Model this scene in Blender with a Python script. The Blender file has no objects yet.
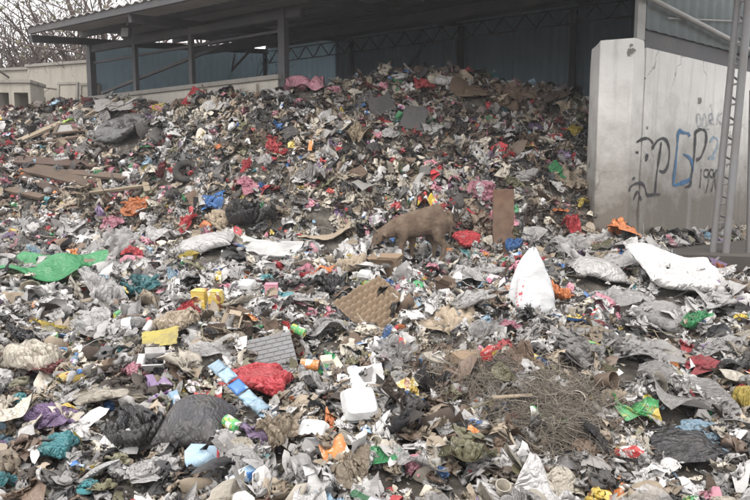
import bpy, bmesh, math, random
import numpy as np
from mathutils import Vector, Matrix, Euler

# ------------------------------------------------------------------ camera, world, sun
C = bpy.context.scene.collection
scene = bpy.context.scene
R = math.radians
EYE = Vector((0.0, 0.0, 1.6))
PITCH = R(5.82)
FPX = 589.0                       # focal length in pixels of a 750 px wide picture
cam_d = bpy.data.cameras.new("camera"); cam = bpy.data.objects.new("camera", cam_d); C.objects.link(cam)
cam_d.sensor_width = 36.0; cam_d.lens = 36.0 * FPX / 750.0
cam_d.clip_start = 0.05; cam_d.clip_end = 3000.0
cam.location = EYE; cam.rotation_euler = (R(90) - PITCH, 0, 0)
scene.camera = cam

SUN_EL, SUN_AZ = R(58), R(200)    # overcast: a wide soft sun high behind the camera
world = bpy.data.worlds.new("World"); scene.world = world; world.use_nodes = True
wn = world.node_tree; wn.nodes.clear()
w_out = wn.nodes.new("ShaderNodeOutputWorld"); w_bg = wn.nodes.new("ShaderNodeBackground")
w_sky = wn.nodes.new("ShaderNodeTexSky"); w_sky.sky_type = 'NISHITA'; w_sky.sun_disc = False
w_sky.sun_elevation = SUN_EL; w_sky.sun_rotation = SUN_AZ; w_sky.dust_density = 4.0; w_sky.air_density = 1.5
w_mix = wn.nodes.new("ShaderNodeMix"); w_mix.data_type = 'RGBA'
w_mix.inputs[0].default_value = 0.86                      # closed cloud cover: nearly white
w_mix.inputs[7].default_value = (10.5, 10.3, 10.3, 1)
wn.links.new(w_sky.outputs[0], w_mix.inputs[6]); wn.links.new(w_mix.outputs[2], w_bg.inputs[0])
w_bg.inputs[1].default_value = 0.105
wn.links.new(w_bg.outputs[0], w_out.inputs[0])
sun_d = bpy.data.lights.new("sun", 'SUN'); sun = bpy.data.objects.new("sun", sun_d); C.objects.link(sun)
sun_d.energy = 0.9; sun_d.angle = R(25); sun_d.color = (1.0, 0.95, 0.88)
_d = Vector((math.sin(SUN_AZ) * math.cos(SUN_EL), math.cos(SUN_AZ) * math.cos(SUN_EL), math.sin(SUN_EL)))
sun.rotation_euler = _d.to_track_quat('Z', 'Y').to_euler()
scene.view_settings.view_transform = 'Standard'; scene.view_settings.look = 'None'
scene.view_settings.gamma = 1.0; scene.view_settings.use_curve_mapping = False
scene.view_settings.exposure = 1.22
scene.render.engine = 'CYCLES'
scene.cycles.max_bounces = 6; scene.cycles.diffuse_bounces = 3; scene.cycles.glossy_bounces = 2
scene.cycles.transmission_bounces = 3; scene.cycles.transparent_max_bounces = 6

rng = np.random.default_rng(7)
rnd = random.Random(7)

# ------------------------------------------------------------------ terrain of the dump
def smooth(a, b, x):
    t = np.clip((x - a) / (b - a), 0, 1); return t * t * (3 - 2 * t)

class Noise2:
    def __init__(s, seed, n=128):
        s.n = n; s.t = np.random.default_rng(seed).uniform(-1, 1, (n, n))
    def __call__(s, x, y):
        xi = np.floor(x).astype(int); yi = np.floor(y).astype(int)
        fx = x - xi; fy = y - yi; fx = fx * fx * (3 - 2 * fx); fy = fy * fy * (3 - 2 * fy)
        n = s.n; t = s.t
        a = t[xi % n, yi % n]; b = t[(xi + 1) % n, yi % n]; c = t[xi % n, (yi + 1) % n]; d = t[(xi + 1) % n, (yi + 1) % n]
        return (a * (1 - fx) + b * fx) * (1 - fy) + (c * (1 - fx) + d * fx) * fy
N_A, N_B, N_C = Noise2(1), Noise2(2), Noise2(3)

FWD = np.array([0, math.cos(PITCH), -math.sin(PITCH)]); UPV = np.array([0, math.sin(PITCH), math.cos(PITCH)])
def ray(px, py):
    return FWD + np.array([(px - 375) / FPX, 0, 0]) - (py - 250) / FPX * UPV
def project(p):
    p = np.asarray(p, float) - np.array(EYE); d = p @ FWD
    return 375 + FPX * p[..., 0] / d, 250 - FPX * (p @ UPV) / d, d

# direction of the heap seen from the road: (column, toe distance, crest distance, skyline row)
_T = [(-250, 7.4, 11.6, 112), (-100, 7.4, 11.6, 112), (0, 7.4, 11.2, 111), (60, 7.5, 11.0, 109), (100, 7.5, 10.8, 106), (150, 7.4, 10.2, 103),
      (200, 7.1, 9.8, 99), (250, 6.9, 9.2, 95), (300, 6.8, 9.1, 90), (350, 6.8, 9.3, 84), (450, 6.8, 9.5, 78), (520, 6.8, 9.3, 81),
      (560, 6.8, 9.0, 95), (590, 6.8, 8.7, 109), (620, 6.8, 8.4, 120), (800, 6.8, 8.4, 130)]
_TA = np.array([(t[0] - 375) / FPX for t in _T]); _TT = np.array([t[1] for t in _T]); _TC = np.array([t[2] for t in _T])
_TZ = []
for _c, _t, _y, _r in _T:
    _v = ray(_c, _r); _TZ.append(1.6 + _v[2] / _v[1] * _y)
_TZ = np.array(_TZ)
WALL_P = np.array([3.12, 7.0]); WALL_D = np.array([0.827, 0.562]); WALL_N = np.array([0.562, -0.827])   # side wall, and its outer side

def base_h(Y):
    return np.where(Y < 2.4, 0.35 - 0.16 * (2.4 - Y), np.where(Y < 7.2, 0.35 + 0.138 * (Y - 2.4), 1.012))
def height(X, Y, rough=True):
    X = np.asarray(X, float); Y = np.asarray(Y, float)
    b = base_h(Y)
    a = X / np.maximum(Y, 0.6)
    toe = np.interp(a, _TA, _TT); cr = np.interp(a, _TA, _TC); cz = np.interp(a, _TA, _TZ)
    u = (Y - toe) / (cr - toe)
    f = np.clip(u, 0, 1); f = 0.25 * f * f * (3 - 2 * f) + 0.75 * (f + 0.03 * np.sin(6.283 * f))
    pile = (cz - 1.0) * f - np.maximum(0, Y - cr) * 0.22
    s = (X - WALL_P[0]) * WALL_N[0] + (Y - WALL_P[1]) * WALL_N[1]
    w = 1 - smooth(-0.34, -0.06, s)
    h = b + np.maximum(pile, 0) * w
    if rough:
        amp = np.clip(0.35 + 0.65 * (1 - smooth(-0.5, 0.6, s) * smooth(6.4, 7.0, Y)), 0, 1)
        h = h - 0.17 * smooth(0.15, 0.4, s) * (1 - smooth(1.8, 2.3, s)) * smooth(-0.75, -0.35, (X - WALL_P[0]) * WALL_D[0] + (Y - WALL_P[1]) * WALL_D[1])
        h = h + amp * (0.10 * N_A(X * 0.9 + 5, Y * 0.9) + 0.055 * N_B(X * 2.3, Y * 2.3 + 9) + 0.03 * N_C(X * 6, Y * 6))
    return h
def hz(x, y): return float(height(np.array([x]), np.array([y]))[0])
def normal(x, y, e=0.12):
    dx = (hz(x + e, y) - hz(x - e, y)) / (2 * e); dy = (hz(x, y + e) - hz(x, y - e)) / (2 * e)
    return Vector((-dx, -dy, 1)).normalized()
def at(px, py, far=14.0):
    """The point of the dump's surface met along a line of sight."""
    v = ray(px, py); v = v / v[1]
    Y = np.arange(1.2, far, 0.01)
    d = 1.6 + v[2] * Y - height(v[0] * Y, Y)
    i = np.nonzero(d < 0)[0]
    k = Y[i[0]] if len(i) else far
    return np.array([v[0] * k, k, hz(v[0] * k, k)])
def scale_at(p): return FPX / float(project(p)[2])      # pixels per metre
# ------------------------------------------------------------------ mesh helpers
class MB:
    def __init__(s): s.v = []; s.f = []; s.m = []
    def add(s, v, f, m=0):
        o = len(s.v); s.v += [tuple(map(float, p)) for p in v]; s.f += [tuple(i + o for i in q) for q in f]; s.m += [m] * len(f); return s
    def box(s, c, d, rot=None, taper=1.0, m=0):
        pts = []
        for z in (-1, 1):
            k = taper if z > 0 else 1.0
            for x, y in ((-1, -1), (1, -1), (1, 1), (-1, 1)):
                p = Vector((x * d[0] / 2 * k, y * d[1] / 2 * k, z * d[2] / 2))
                if rot is not None: p = rot @ p
                pts.append((p[0] + c[0], p[1] + c[1], p[2] + c[2]))
        return s.add(pts, [(3, 2, 1, 0), (4, 5, 6, 7), (0, 1, 5, 4), (1, 2, 6, 5), (2, 3, 7, 6), (3, 0, 4, 7)], m)
    def prism(s, poly, h0, h1, m=0):
        n = len(poly)
        v = [(x, y, h0) for x, y in poly] + [(x, y, h1) for x, y in poly]
        return s.add(v, [tuple(range(n - 1, -1, -1)), tuple(range(n, 2 * n))] + [(i, (i + 1) % n, n + (i + 1) % n, n + i) for i in range(n)], m)
    def lathe(s, prof, n=20, sx=1.0, sy=1.0, m=0, cap=True):
        v = []; f = []
        for r, z in prof:
            for k in range(n):
                a = 2 * math.pi * k / n; v.append((r * sx * math.cos(a), r * sy * math.sin(a), z))
        for i in range(len(prof) - 1):
            for k in range(n):
                f.append((i * n + k, i * n + (k + 1) % n, (i + 1) * n + (k + 1) % n, (i + 1) * n + k))
        if cap:
            f.append(tuple(range(n - 1, -1, -1))); f.append(tuple(range((len(prof) - 1) * n, len(prof) * n)))
        return s.add(v, f, m)
    def tube(s, pts, r, n=8, m=0, closed=False):
        pts = [Vector(p) for p in pts]; L = len(pts); v = []; f = []
        rr = r if hasattr(r, '__len__') else [r] * L
        ref = None
        for i, p in enumerate(pts):
            t = (pts[(i + 1) % L] - pts[i - 1]) if closed else (pts[min(i + 1, L - 1)] - pts[max(i - 1, 0)])
            t.normalize()
            if ref is None: ref = Vector((0, 0, 1)) if abs(t.z) < 0.9 else Vector((1, 0, 0))
            a = t.cross(ref); a.normalize(); b = a.cross(t); ref = b
            for k in range(n):
                q = p + (a * math.cos(2 * math.pi * k / n) + b * math.sin(2 * math.pi * k / n)) * rr[i]
                v.append(q)
        for i in range(L if closed else L - 1):
            j = (i + 1) % L
            for k in range(n): f.append((i * n + k, i * n + (k + 1) % n, j * n + (k + 1) % n, j * n + k))
        if not closed:
            f.append(tuple(range(n - 1, -1, -1))); f.append(tuple(range((L - 1) * n, L * n)))
        return s.add(v, f, m)
    def mesh(s, name, smooth_deg=None, mats=()):
        me = bpy.data.meshes.new(name); me.from_pydata(s.v, [], s.f)
        for m in mats: me.materials.append(m)
        if len(mats) > 1: me.polygons.foreach_set("material_index", s.m)
        bm = bmesh.new(); bm.from_mesh(me); bmesh.ops.recalc_face_normals(bm, faces=bm.faces); bm.to_mesh(me); bm.free()
        if smooth_deg: shade(me, smooth_deg)
        return me
def shade(me, deg=None):
    me.polygons.foreach_set("use_smooth", [True] * len(me.polygons))
    if deg and deg < 179: me.set_sharp_from_angle(angle=R(deg))
def grid_faces(nu, nv, wrap=False, keep=None):
    f = []
    for i in range(nu if wrap else nu - 1):
        j = (i + 1) % nu
        for k in range(nv - 1):
            if keep is None or keep[i, k]: f.append((i * nv + k, j * nv + k, j * nv + k + 1, i * nv + k + 1))
    return f
def tidy(bm):
    """Keep the largest piece of a torn sheet and round off its stepped outline."""
    seen = set(); best = []
    for v0 in bm.verts:
        if v0 in seen: continue
        st = [v0]; seen.add(v0); comp = []
        while st:
            q = st.pop(); comp.append(q)
            for e in q.link_edges:
                w = e.other_vert(q)
                if w not in seen: seen.add(w); st.append(w)
        if len(comp) > len(best): best = comp
    best = set(best)
    bmesh.ops.delete(bm, geom=[q for q in bm.verts if q not in best], context='VERTS')
    for _ in range(2):
        mv = {}
        for q in bm.verts:
            nb = [e.other_vert(q).co for e in q.link_edges if e.is_boundary]
            if len(nb) >= 2: mv[q] = q.co * 0.35 + sum(nb, Vector()) / len(nb) * 0.65
        for q, c in mv.items(): q.co = c
def grid_mesh(name, P, wrap=False, keep=None, thick=0.0, mat=None, deg=None):
    nu, nv = P.shape[:2]
    f = grid_faces(nu, nv, wrap, keep)
    me = bpy.data.meshes.new(name); me.from_pydata(P.reshape(-1, 3).tolist(), [], f)
    uv = me.uv_layers.new(name="UVMap")
    li = np.empty(len(me.loops), int); me.loops.foreach_get("vertex_index", li)
    u = (li // nv) / max(nu - 1, 1); v = (li % nv) / max(nv - 1, 1)
    uv.data.foreach_set("uv", np.stack([u, v], 1).astype(np.float32).ravel())
    if keep is not None or thick:
        bm = bmesh.new(); bm.from_mesh(me)
        bmesh.ops.delete(bm, geom=[q for q in bm.verts if not q.link_faces], context='VERTS')
        if keep is not None: tidy(bm)
        if thick: bmesh.ops.solidify(bm, geom=bm.faces[:], thickness=thick)
        bm.to_mesh(me); bm.free()
    shade(me, deg)
    if mat: me.materials.append(mat)
    return me
def link(name, me, mat=None, parent=None, loc=(0, 0, 0), rot=None, scale=(1, 1, 1)):
    o = bpy.data.objects.new(name, me); C.objects.link(o)
    if mat is not None:
        if not len(me.materials): me.materials.append(mat)
        elif me.materials[0] != mat:
            o.material_slots[0].link = 'OBJECT'; o.material_slots[0].material = mat
    o.location = loc
    if rot is not None:
        if isinstance(rot, Matrix): o.rotation_euler = rot.to_euler()
        else: o.rotation_euler = rot
    o.scale = scale
    if parent is not None: o.parent = parent
    return o
def tag(o, label=None, cat=None, group=None, kind=None):
    if label: o['label'] = label
    if cat: o['category'] = cat
    if group: o['group'] = group
    if kind: o['kind'] = kind
    return o
def empty(name, loc=(0, 0, 0), rot=None):
    o = bpy.data.objects.new(name, None); C.objects.link(o); o.location = loc; o.empty_display_size = 0.1
    if rot is not None: o.rotation_euler = rot.to_euler() if isinstance(rot, Matrix) else rot
    return o
def copy_tree(o, parent=None):
    c = o.copy(); C.objects.link(c); c.parent = parent
    for ch in o.children: copy_tree(ch, c)
    return c

# ------------------------------------------------------------------ materials
def _nodes(name):
    m = bpy.data.materials.new(name); m.use_nodes = True; nt = m.node_tree
    b = nt.nodes["Principled BSDF"]; return m, nt, b
def N(nt, t, **kw):
    n = nt.nodes.new(t)
    for k, v in kw.items():
        if k.startswith('i_'): n.inputs[k[2:].replace('_', ' ')].default_value = v
        else: setattr(n, k, v)
    return n
def mixc(nt, fac, a, b, blend='MIX'):
    n = nt.nodes.new("ShaderNodeMix"); n.data_type = 'RGBA'; n.blend_type = blend
    for s, v in ((0, fac), (6, a), (7, b)):
        if isinstance(v, bpy.types.NodeSocket): nt.links.new(v, n.inputs[s])
        elif s == 0: n.inputs[0].default_value = v
        else: n.inputs[s].default_value = (*v, 1) if len(v) == 3 else v
    return n.outputs[2]
def ramp(nt, src, stops, interp='LINEAR'):
    n = nt.nodes.new("ShaderNodeValToRGB"); n.color_ramp.interpolation = interp
    e = n.color_ramp.elements
    while len(e) < len(stops): e.new(0.5)
    for q, (p, c) in zip(e, stops): q.position = p; q.color = (*c, 1) if hasattr(c, '__len__') else (c, c, c, 1)
    nt.links.new(src, n.inputs[0]); return n.outputs[0]
def coords(nt, kind="Object", scale=1.0, randomise=True):
    t = N(nt, "ShaderNodeTexCoord"); v = t.outputs[kind]
    if randomise:
        oi = N(nt, "ShaderNodeObjectInfo"); a = N(nt, "ShaderNodeVectorMath", operation='MULTIPLY_ADD')
        nt.links.new(oi.outputs["Random"], a.inputs[0]); a.inputs[1].default_value = (37, 53, 71); nt.links.new(v, a.inputs[2]); v = a.outputs[0]
    return v
def noise(nt, vec, scale, detail=4, rough=0.55, out=0):
    n = N(nt, "ShaderNodeTexNoise"); n.inputs["Scale"].default_value = scale; n.inputs["Detail"].default_value = detail; n.inputs["Roughness"].default_value = rough
    if vec is not None: nt.links.new(vec, n.inputs["Vector"])
    return n.outputs[out]
def bump(nt, b, h, strength=0.3, dist=0.02):
    n = N(nt, "ShaderNodeBump"); n.inputs["Strength"].default_value = strength; n.inputs["Distance"].default_value = dist
    nt.links.new(h, n.inputs["Height"]); nt.links.new(n.outputs[0], b.inputs["Normal"])
DIRT = (0.125, 0.108, 0.09)
def dirty(nt, col, vec, amount=0.45, scale=2.6):
    f = ramp(nt, noise(nt, vec, scale, 5, 0.65), [(0.42, 0.0), (0.78, 1.0)])
    m = N(nt, "ShaderNodeMath", operation='MULTIPLY'); nt.links.new(f, m.inputs[0]); m.inputs[1].default_value = amount
    return mixc(nt, m.outputs[0], col, DIRT)
def vary(nt, col, amount=0.5):
    oi = N(nt, "ShaderNodeObjectInfo"); mr = N(nt, "ShaderNodeMapRange"); nt.links.new(oi.outputs["Random"], mr.inputs[0])
    mr.inputs[3].default_value = 1 - amount * 0.6; mr.inputs[4].default_value = 1 + amount * 0.4
    cb = N(nt, "ShaderNodeCombineColor"); [nt.links.new(mr.outputs[0], cb.inputs[i]) for i in range(3)]
    return mixc(nt, 1.0, col, cb.outputs[0], 'MULTIPLY')
MATS = {}
def plastic(name, col, rough=0.38, dirt=0.4, film=0.0, wrinkle=0.5, wscale=7.0, var=0.45, clear=0.0):
    """Thin plastic: fine creases in the bump, patches of grime, some light through it where it is film."""
    if name in MATS: return MATS[name]
    m, nt, b = _nodes(name)
    v = coords(nt)
    c = vary(nt, col, var) if var else (*col, 1)
    if not isinstance(c, bpy.types.NodeSocket):
        q = N(nt, "ShaderNodeRGB"); q.outputs[0].default_value = c; c = q.outputs[0]
    c = dirty(nt, c, v, dirt)
    nt.links.new(c, b.inputs["Base Color"]); b.inputs["Roughness"].default_value = rough
    b.inputs["Specular IOR Level"].default_value = 0.5
    vo = N(nt, "ShaderNodeTexVoronoi", feature='DISTANCE_TO_EDGE'); vr = N(nt, "ShaderNodeMapRange"); vr.inputs[3].default_value = wscale * 0.45; vr.inputs[4].default_value = wscale * 1.5; nt.links.new(N(nt, "ShaderNodeObjectInfo").outputs["Random"], vr.inputs[0]); nt.links.new(vr.outputs[0], vo.inputs["Scale"])
    wv = N(nt, "ShaderNodeVectorMath", operation='MULTIPLY_ADD'); nt.links.new(noise(nt, v, 4, 2, 0.5, 1), wv.inputs[0]); wv.inputs[1].default_value = (0.5,) * 3; nt.links.new(v, wv.inputs[2])
    nt.links.new(wv.outputs[0], vo.inputs["Vector"])
    h = N(nt, "ShaderNodeMath", operation='MULTIPLY_ADD'); nt.links.new(vo.outputs["Distance"], h.inputs[0]); h.inputs[1].default_value = 1.4
    nt.links.new(noise(nt, v, 11, 3), h.inputs[2])
    bump(nt, b, h.outputs[0], wrinkle, 0.05)
    if film:
        out = nt.nodes["Material Output"]; tr = N(nt, "ShaderNodeBsdfTranslucent"); nt.links.new(c, tr.inputs[0])
        mx = N(nt, "ShaderNodeMixShader"); mx.inputs[0].default_value = film
        nt.links.new(b.outputs[0], mx.inputs[1]); nt.links.new(tr.outputs[0], mx.inputs[2]); nt.links.new(mx.outputs[0], out.inputs[0])
        if clear:                                                    # see-through film: clearer where it is stretched, milky in its folds
            tp = N(nt, "ShaderNodeBsdfTransparent"); tp.inputs[0].default_value = (0.93, 0.93, 0.93, 1); m2 = N(nt, "ShaderNodeMixShader")
            lw = N(nt, "ShaderNodeLayerWeight"); lw.inputs[0].default_value = 0.35
            mr = N(nt, "ShaderNodeMapRange"); nt.links.new(lw.outputs["Facing"], mr.inputs[0]); mr.inputs[3].default_value = clear; mr.inputs[4].default_value = 0.05
            nt.links.new(mr.outputs[0], m2.inputs[0]); nt.links.new(mx.outputs[0], m2.inputs[1]); nt.links.new(tp.outputs[0], m2.inputs[2]); nt.links.new(m2.outputs[0], out.inputs[0])
    MATS[name] = m; return m
def matte(name, col, rough=0.85, dirt=0.4, grain=30.0, bstr=0.25, var=0.4, col2=None, rnd_coord=True, scale2=3.0, spec=0.3):
    if name in MATS: return MATS[name]
    m, nt, b = _nodes(name)
    v = coords(nt, randomise=rnd_coord)
    q = N(nt, "ShaderNodeRGB"); q.outputs[0].default_value = (*col, 1); c = q.outputs[0]
    if col2 is not None: c = mixc(nt, ramp(nt, noise(nt, v, scale2, 5, 0.6), [(0.38, 0.0), (0.62, 1.0)]), c, col2)
    if var: c = vary(nt, c, var)
    c = dirty(nt, c, v, dirt)
    nt.links.new(c, b.inputs["Base Color"]); b.inputs["Roughness"].default_value = rough; b.inputs["Specular IOR Level"].default_value = spec
    bump(nt, b, noise(nt, v, grain, 4, 0.6), bstr, 0.02)
    MATS[name] = m; return m
def printed(name, cols, bg, scale=3.0, rough=0.35, dirt=0.3):
    """Printed packaging: a ground colour with blocks of other colours and rows of small marks."""
    if name in MATS: return MATS[name]
    m, nt, b = _nodes(name)
    v = coords(nt)
    vo = N(nt, "ShaderNodeTexVoronoi", distance='CHEBYCHEV'); vo.inputs["Scale"].default_value = scale; nt.links.new(v, vo.inputs["Vector"])
    sep = N(nt, "ShaderNodeSeparateColor"); nt.links.new(vo.outputs["Color"], sep.inputs[0])
    stops = [(0.0, bg), (0.45, cols[0])] + ([(0.68, cols[1])] if len(cols) > 1 else []) + ([(0.85, cols[2])] if len(cols) > 2 else [])
    c = ramp(nt, sep.outputs[0], stops, 'CONSTANT')
    br = N(nt, "ShaderNodeTexBrick"); br.inputs["Scale"].default_value = 9; br.inputs["Mortar Size"].default_value = 0.035; br.inputs["Color1"].default_value = (1, 1, 1, 1)
    br.inputs["Color2"].default_value = (0, 0, 0, 1); br.inputs["Mortar"].default_value = (0, 0, 0, 1); nt.links.new(v, br.inputs["Vector"])
    gate = ramp(nt, noise(nt, v, 5, 1), [(0.58, 0.0), (0.6, 1.0)])
    c = mixc(nt, mixc(nt, 1.0, br.outputs[0], gate, 'MULTIPLY'), c, cols[-1])
    c = dirty(nt, vary(nt, c, 0.3), v, dirt)
    nt.links.new(c, b.inputs["Base Color"]); b.inputs["Roughness"].default_value = rough
    bump(nt, b, noise(nt, v, 9, 3), 0.3, 0.04)
    MATS[name] = m; return m
PAL = {   # colour word: own colour of the thing, dulled by dust
    'white': (0.53, 0.52, 0.51), 'pale grey': (0.46, 0.45, 0.44), 'grey': (0.26, 0.25, 0.24), 'dark grey': (0.08, 0.078, 0.078), 'black': (0.022, 0.022, 0.025),
    'cream': (0.50, 0.455, 0.38), 'tan': (0.32, 0.262, 0.195), 'brown': (0.155, 0.108, 0.078), 'dark brown': (0.066, 0.049, 0.039), 'olive': (0.185, 0.175, 0.11),
    'pink': (0.56, 0.25, 0.31), 'red': (0.43, 0.045, 0.055), 'dark red': (0.21, 0.04, 0.048), 'orange': (0.56, 0.19, 0.07), 'yellow': (0.56, 0.43, 0.10), 'green': (0.06, 0.29, 0.12),
    'teal': (0.06, 0.21, 0.23), 'blue': (0.06, 0.16, 0.38), 'light blue': (0.31, 0.45, 0.56), 'purple': (0.23, 0.16, 0.28)}
def pm(c, finish='plastic'):
    col = PAL[c]; key = f"{c} {finish}"
    if finish == 'plastic': return plastic(key, col, 0.34, 0.42, wrinkle=0.7)
    if finish == 'film': return plastic(key, col, 0.26, 0.36, film=0.32, wrinkle=0.65)
    if finish == 'clear': return plastic(key, tuple(min(0.66, x * 1.2) for x in col), 0.18, 0.15, film=0.3, wrinkle=0.7, clear=0.5)
    if finish == 'cloth': return matte(key, col, 0.92, 0.5, 60, 0.4)
    if finish == 'card': return matte(key, col, 0.85, 0.45, 20, 0.15)
    if finish == 'hard': return plastic(key, col, 0.38, 0.6, wrinkle=0.08)
# ------------------------------------------------------------------ crumpled film and filled bags: a small cloth solver
def _rollu(P, d, wrap):
    return np.roll(P, -d, axis=1) if wrap else P
def cloth(B, NU, NV, su, sv, seed, wrap=False, steps=70, iters=9, squeeze=None, press=0.0, bend=0.12, bumps=0.1, ends=None):
    """B sheets (or tubes, with wrap) of NU x NV points let fall, gathered and creased at once. Returns (B, NU, NV, 3)."""
    g = np.random.default_rng(seed)
    su = np.broadcast_to(su, (B,)).astype(float); sv = np.broadcast_to(sv, (B,)).astype(float)
    u = np.linspace(0, 1, NU, endpoint=not wrap); v = np.linspace(0, 1, NV)
    P = np.zeros((B, NU, NV, 3))
    if wrap:
        r = su / (2 * math.pi)
        ang = 2 * math.pi * u[None, :, None] + g.uniform(0, 6.28, B)[:, None, None]
        P[..., 0] = sv[:, None, None] * (v - 0.5)[None, None, :]
        P[..., 1] = r[:, None, None] * np.cos(ang) * 1.25; P[..., 2] = r[:, None, None] * np.sin(ang) * 0.75 + r[:, None, None]
    else:
        P[..., 0] = su[:, None, None] * (u - 0.5)[None, :, None]; P[..., 1] = sv[:, None, None] * (v - 0.5)[None, None, :]
        P[..., 2] = 0.22
    # smooth initial disturbance
    for k in range(7):
        fu, fv = g.integers(1, 6, B), g.integers(1, 6, B); ph = g.uniform(0, 6.28, (B, 3))
        w = np.sin(fu[:, None, None] * 3.1 * u[None, :, None] + ph[:, 0, None, None]) * np.sin(fv[:, None, None] * 3.1 * v[None, None, :] + ph[:, 1, None, None])
        P[..., 2] += 0.03 * w; P[..., 0] += 0.012 * np.roll(w, 1, 2); P[..., 1] += 0.012 * np.roll(w, 1, 1)
    P += g.normal(0, 0.006, P.shape)
    V = np.zeros_like(P)
    bp = g.uniform(0, 6.28, (B, 4)); bf = g.uniform(4, 9, (B, 4))
    lu = (su / (NU if wrap else NU - 1))[:, None, None, None]; lv = (sv / (NV - 1))[:, None, None, None]
    ld = np.sqrt(lu ** 2 + lv ** 2)
    sq = np.broadcast_to(0.6 if squeeze is None else squeeze, (B,)).astype(float)
    rate = (sq ** (1 / 40.0))[:, None, None, None]
    def con(P, du, dv, L, w, only=0):
        if wrap and du:
            Q = np.roll(P, -du, axis=1); A = P
            if dv > 0: A, Q = A[:, :, :-dv], Q[:, :, dv:]
            elif dv < 0: A, Q = A[:, :, -dv:], Q[:, :, :dv]
        else:
            A = P[:, :NU - du] if du else P; Q = P[:, du:] if du else P
            if dv > 0: A, Q = A[:, :, :-dv], Q[:, :, dv:]
            elif dv < 0: A, Q = A[:, :, -dv:], Q[:, :, :dv]
        D = Q - A; l = np.sqrt((D * D).sum(-1, keepdims=True)) + 1e-9
        e = (l - L) / l
        if only: e = np.maximum(e, 0) + only * np.minimum(e, 0) if only > 0 else np.minimum(e, 0)
        D = D * e * w
        if wrap and du:
            if dv > 0: P[:, :, :-dv] += D; D2 = np.roll(D, du, 1); P[:, :, dv:] -= D2
            elif dv < 0: P[:, :, -dv:] += D; D2 = np.roll(D, du, 1); P[:, :, :dv] -= D2
            else: P += D; P -= np.roll(D, du, 1)
        else:
            a = slice(0, NU - du) if du else slice(None); b = slice(du, None) if du else slice(None)
            if dv > 0: P[:, a, :-dv] += D; P[:, b, dv:] -= D
            elif dv < 0: P[:, a, -dv:] += D; P[:, b, :dv] -= D
            else: P[:, a] += D; P[:, b] -= D
    for st in range(steps):
        V *= 0.9; V[..., 2] -= 0.012
        if np.any(press):
            Tu = np.roll(P, -1, 1) - np.roll(P, 1, 1)
            Tv = np.empty_like(P); Tv[:, :, 1:-1] = P[:, :, 2:] - P[:, :, :-2]; Tv[:, :, 0] = P[:, :, 1] - P[:, :, 0]; Tv[:, :, -1] = P[:, :, -1] - P[:, :, -2]
            n = np.cross(Tu, Tv); n /= np.sqrt((n * n).sum(-1, keepdims=True)) + 1e-9
            c = P.mean((1, 2), keepdims=True)
            sg = np.sign(((P - c) * n).sum((1, 2, 3), keepdims=True))
            V += n * sg * (np.broadcast_to(press, (B,))[:, None, None, None])
        old = P.copy(); P = P + V
        if st < 40:
            c = P[..., :2].mean((1, 2), keepdims=True)
            P[..., :2] = c + (P[..., :2] - c) * rate
        for it in range(iters):
            con(P, 1, 0, lu, 0.3); con(P, 0, 1, lv, 0.3)
            con(P, 1, 1, ld, 0.12); con(P, 1, -1, ld, 0.12)
            if bend: con(P, 2, 0, 2 * lu, bend); con(P, 0, 2, 2 * lv, bend)
            if ends == 'seam':
                for k in (0, -1):
                    c = P[:, :, k].mean(1, keepdims=True)
                    P[:, :, k, 2] = c[..., 2] + (P[:, :, k, 2] - c[..., 2]) * 0.4
            elif ends == 'knot':
                for k, q in ((0, 0.5), (NV - 4, 0.35), (NV - 3, 0.5)):
                    c = P[:, :, k].mean(1, keepdims=True); P[:, :, k] = c + (P[:, :, k] - c) * q
            f = bumps * (np.sin(bf[:, 0, None, None] * P[..., 0] + bp[:, 0, None, None]) * np.sin(bf[:, 1, None, None] * P[..., 1] + bp[:, 1, None, None])
                         + 0.5 * np.sin(bf[:, 2, None, None] * 1.7 * P[..., 0] + bp[:, 2, None, None]) * np.sin(bf[:, 3, None, None] * 1.7 * P[..., 1] + bp[:, 3, None, None]))
            P[..., 2] = np.maximum(P[..., 2], f)
        V = P - old
        low = P[..., 2] <= f + 0.004
        V[low] *= np.array([0.3, 0.3, 0.0])
        sp = np.sqrt((V * V).sum(-1, keepdims=True)); V *= np.minimum(1, 0.06 / (sp + 1e-9))
    # to a unit footprint resting on z = 0
    lo = P.min((1, 2)); hi = P.max((1, 2)); c = (lo + hi) / 2
    P[..., :2] -= c[:, None, None, :2]; P[..., 2] -= np.percentile(P[..., 2], 8, axis=(1, 2))[:, None, None]
    P /= np.maximum(hi[:, 0] - lo[:, 0], hi[:, 1] - lo[:, 1])[:, None, None, None]
    return P
def ragged(P, seed, amount=0.28):
    nu, nv = P.shape[:2]; n = Noise2(seed)
    i, k = np.meshgrid(np.arange(nu - 1), np.arange(nv - 1), indexing='ij')
    edge = np.minimum(np.minimum(i, nu - 2 - i) / nu, np.minimum(k, nv - 2 - k) / nv) * 2
    return edge + 0.28 * n(i * 0.28, k * 0.28) > amount * 0.7
def finer(P, wrap=False):
    """One smooth subdivision of a grid of points (four-point scheme)."""
    def up(A, ax, wr):
        A = np.moveaxis(A, ax, 0); n = A.shape[0]
        if wr: m = (-np.roll(A, 1, 0) + 9 * A + 9 * np.roll(A, -1, 0) - np.roll(A, -2, 0)) / 16; out = np.empty((2 * n,) + A.shape[1:]); out[0::2] = A; out[1::2] = m
        else:
            E = np.concatenate([2 * A[:1] - A[1:2], A, 2 * A[-1:] - A[-2:-1]])
            m = (-E[:-3] + 9 * E[1:-2] + 9 * E[2:-1] - E[3:]) / 16
            out = np.empty((2 * n - 1,) + A.shape[1:]); out[0::2] = A; out[1::2] = m
        return np.moveaxis(out, 0, ax)
    return up(up(P, 0, wrap), 1, False)
_g = np.random.default_rng(11)
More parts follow.
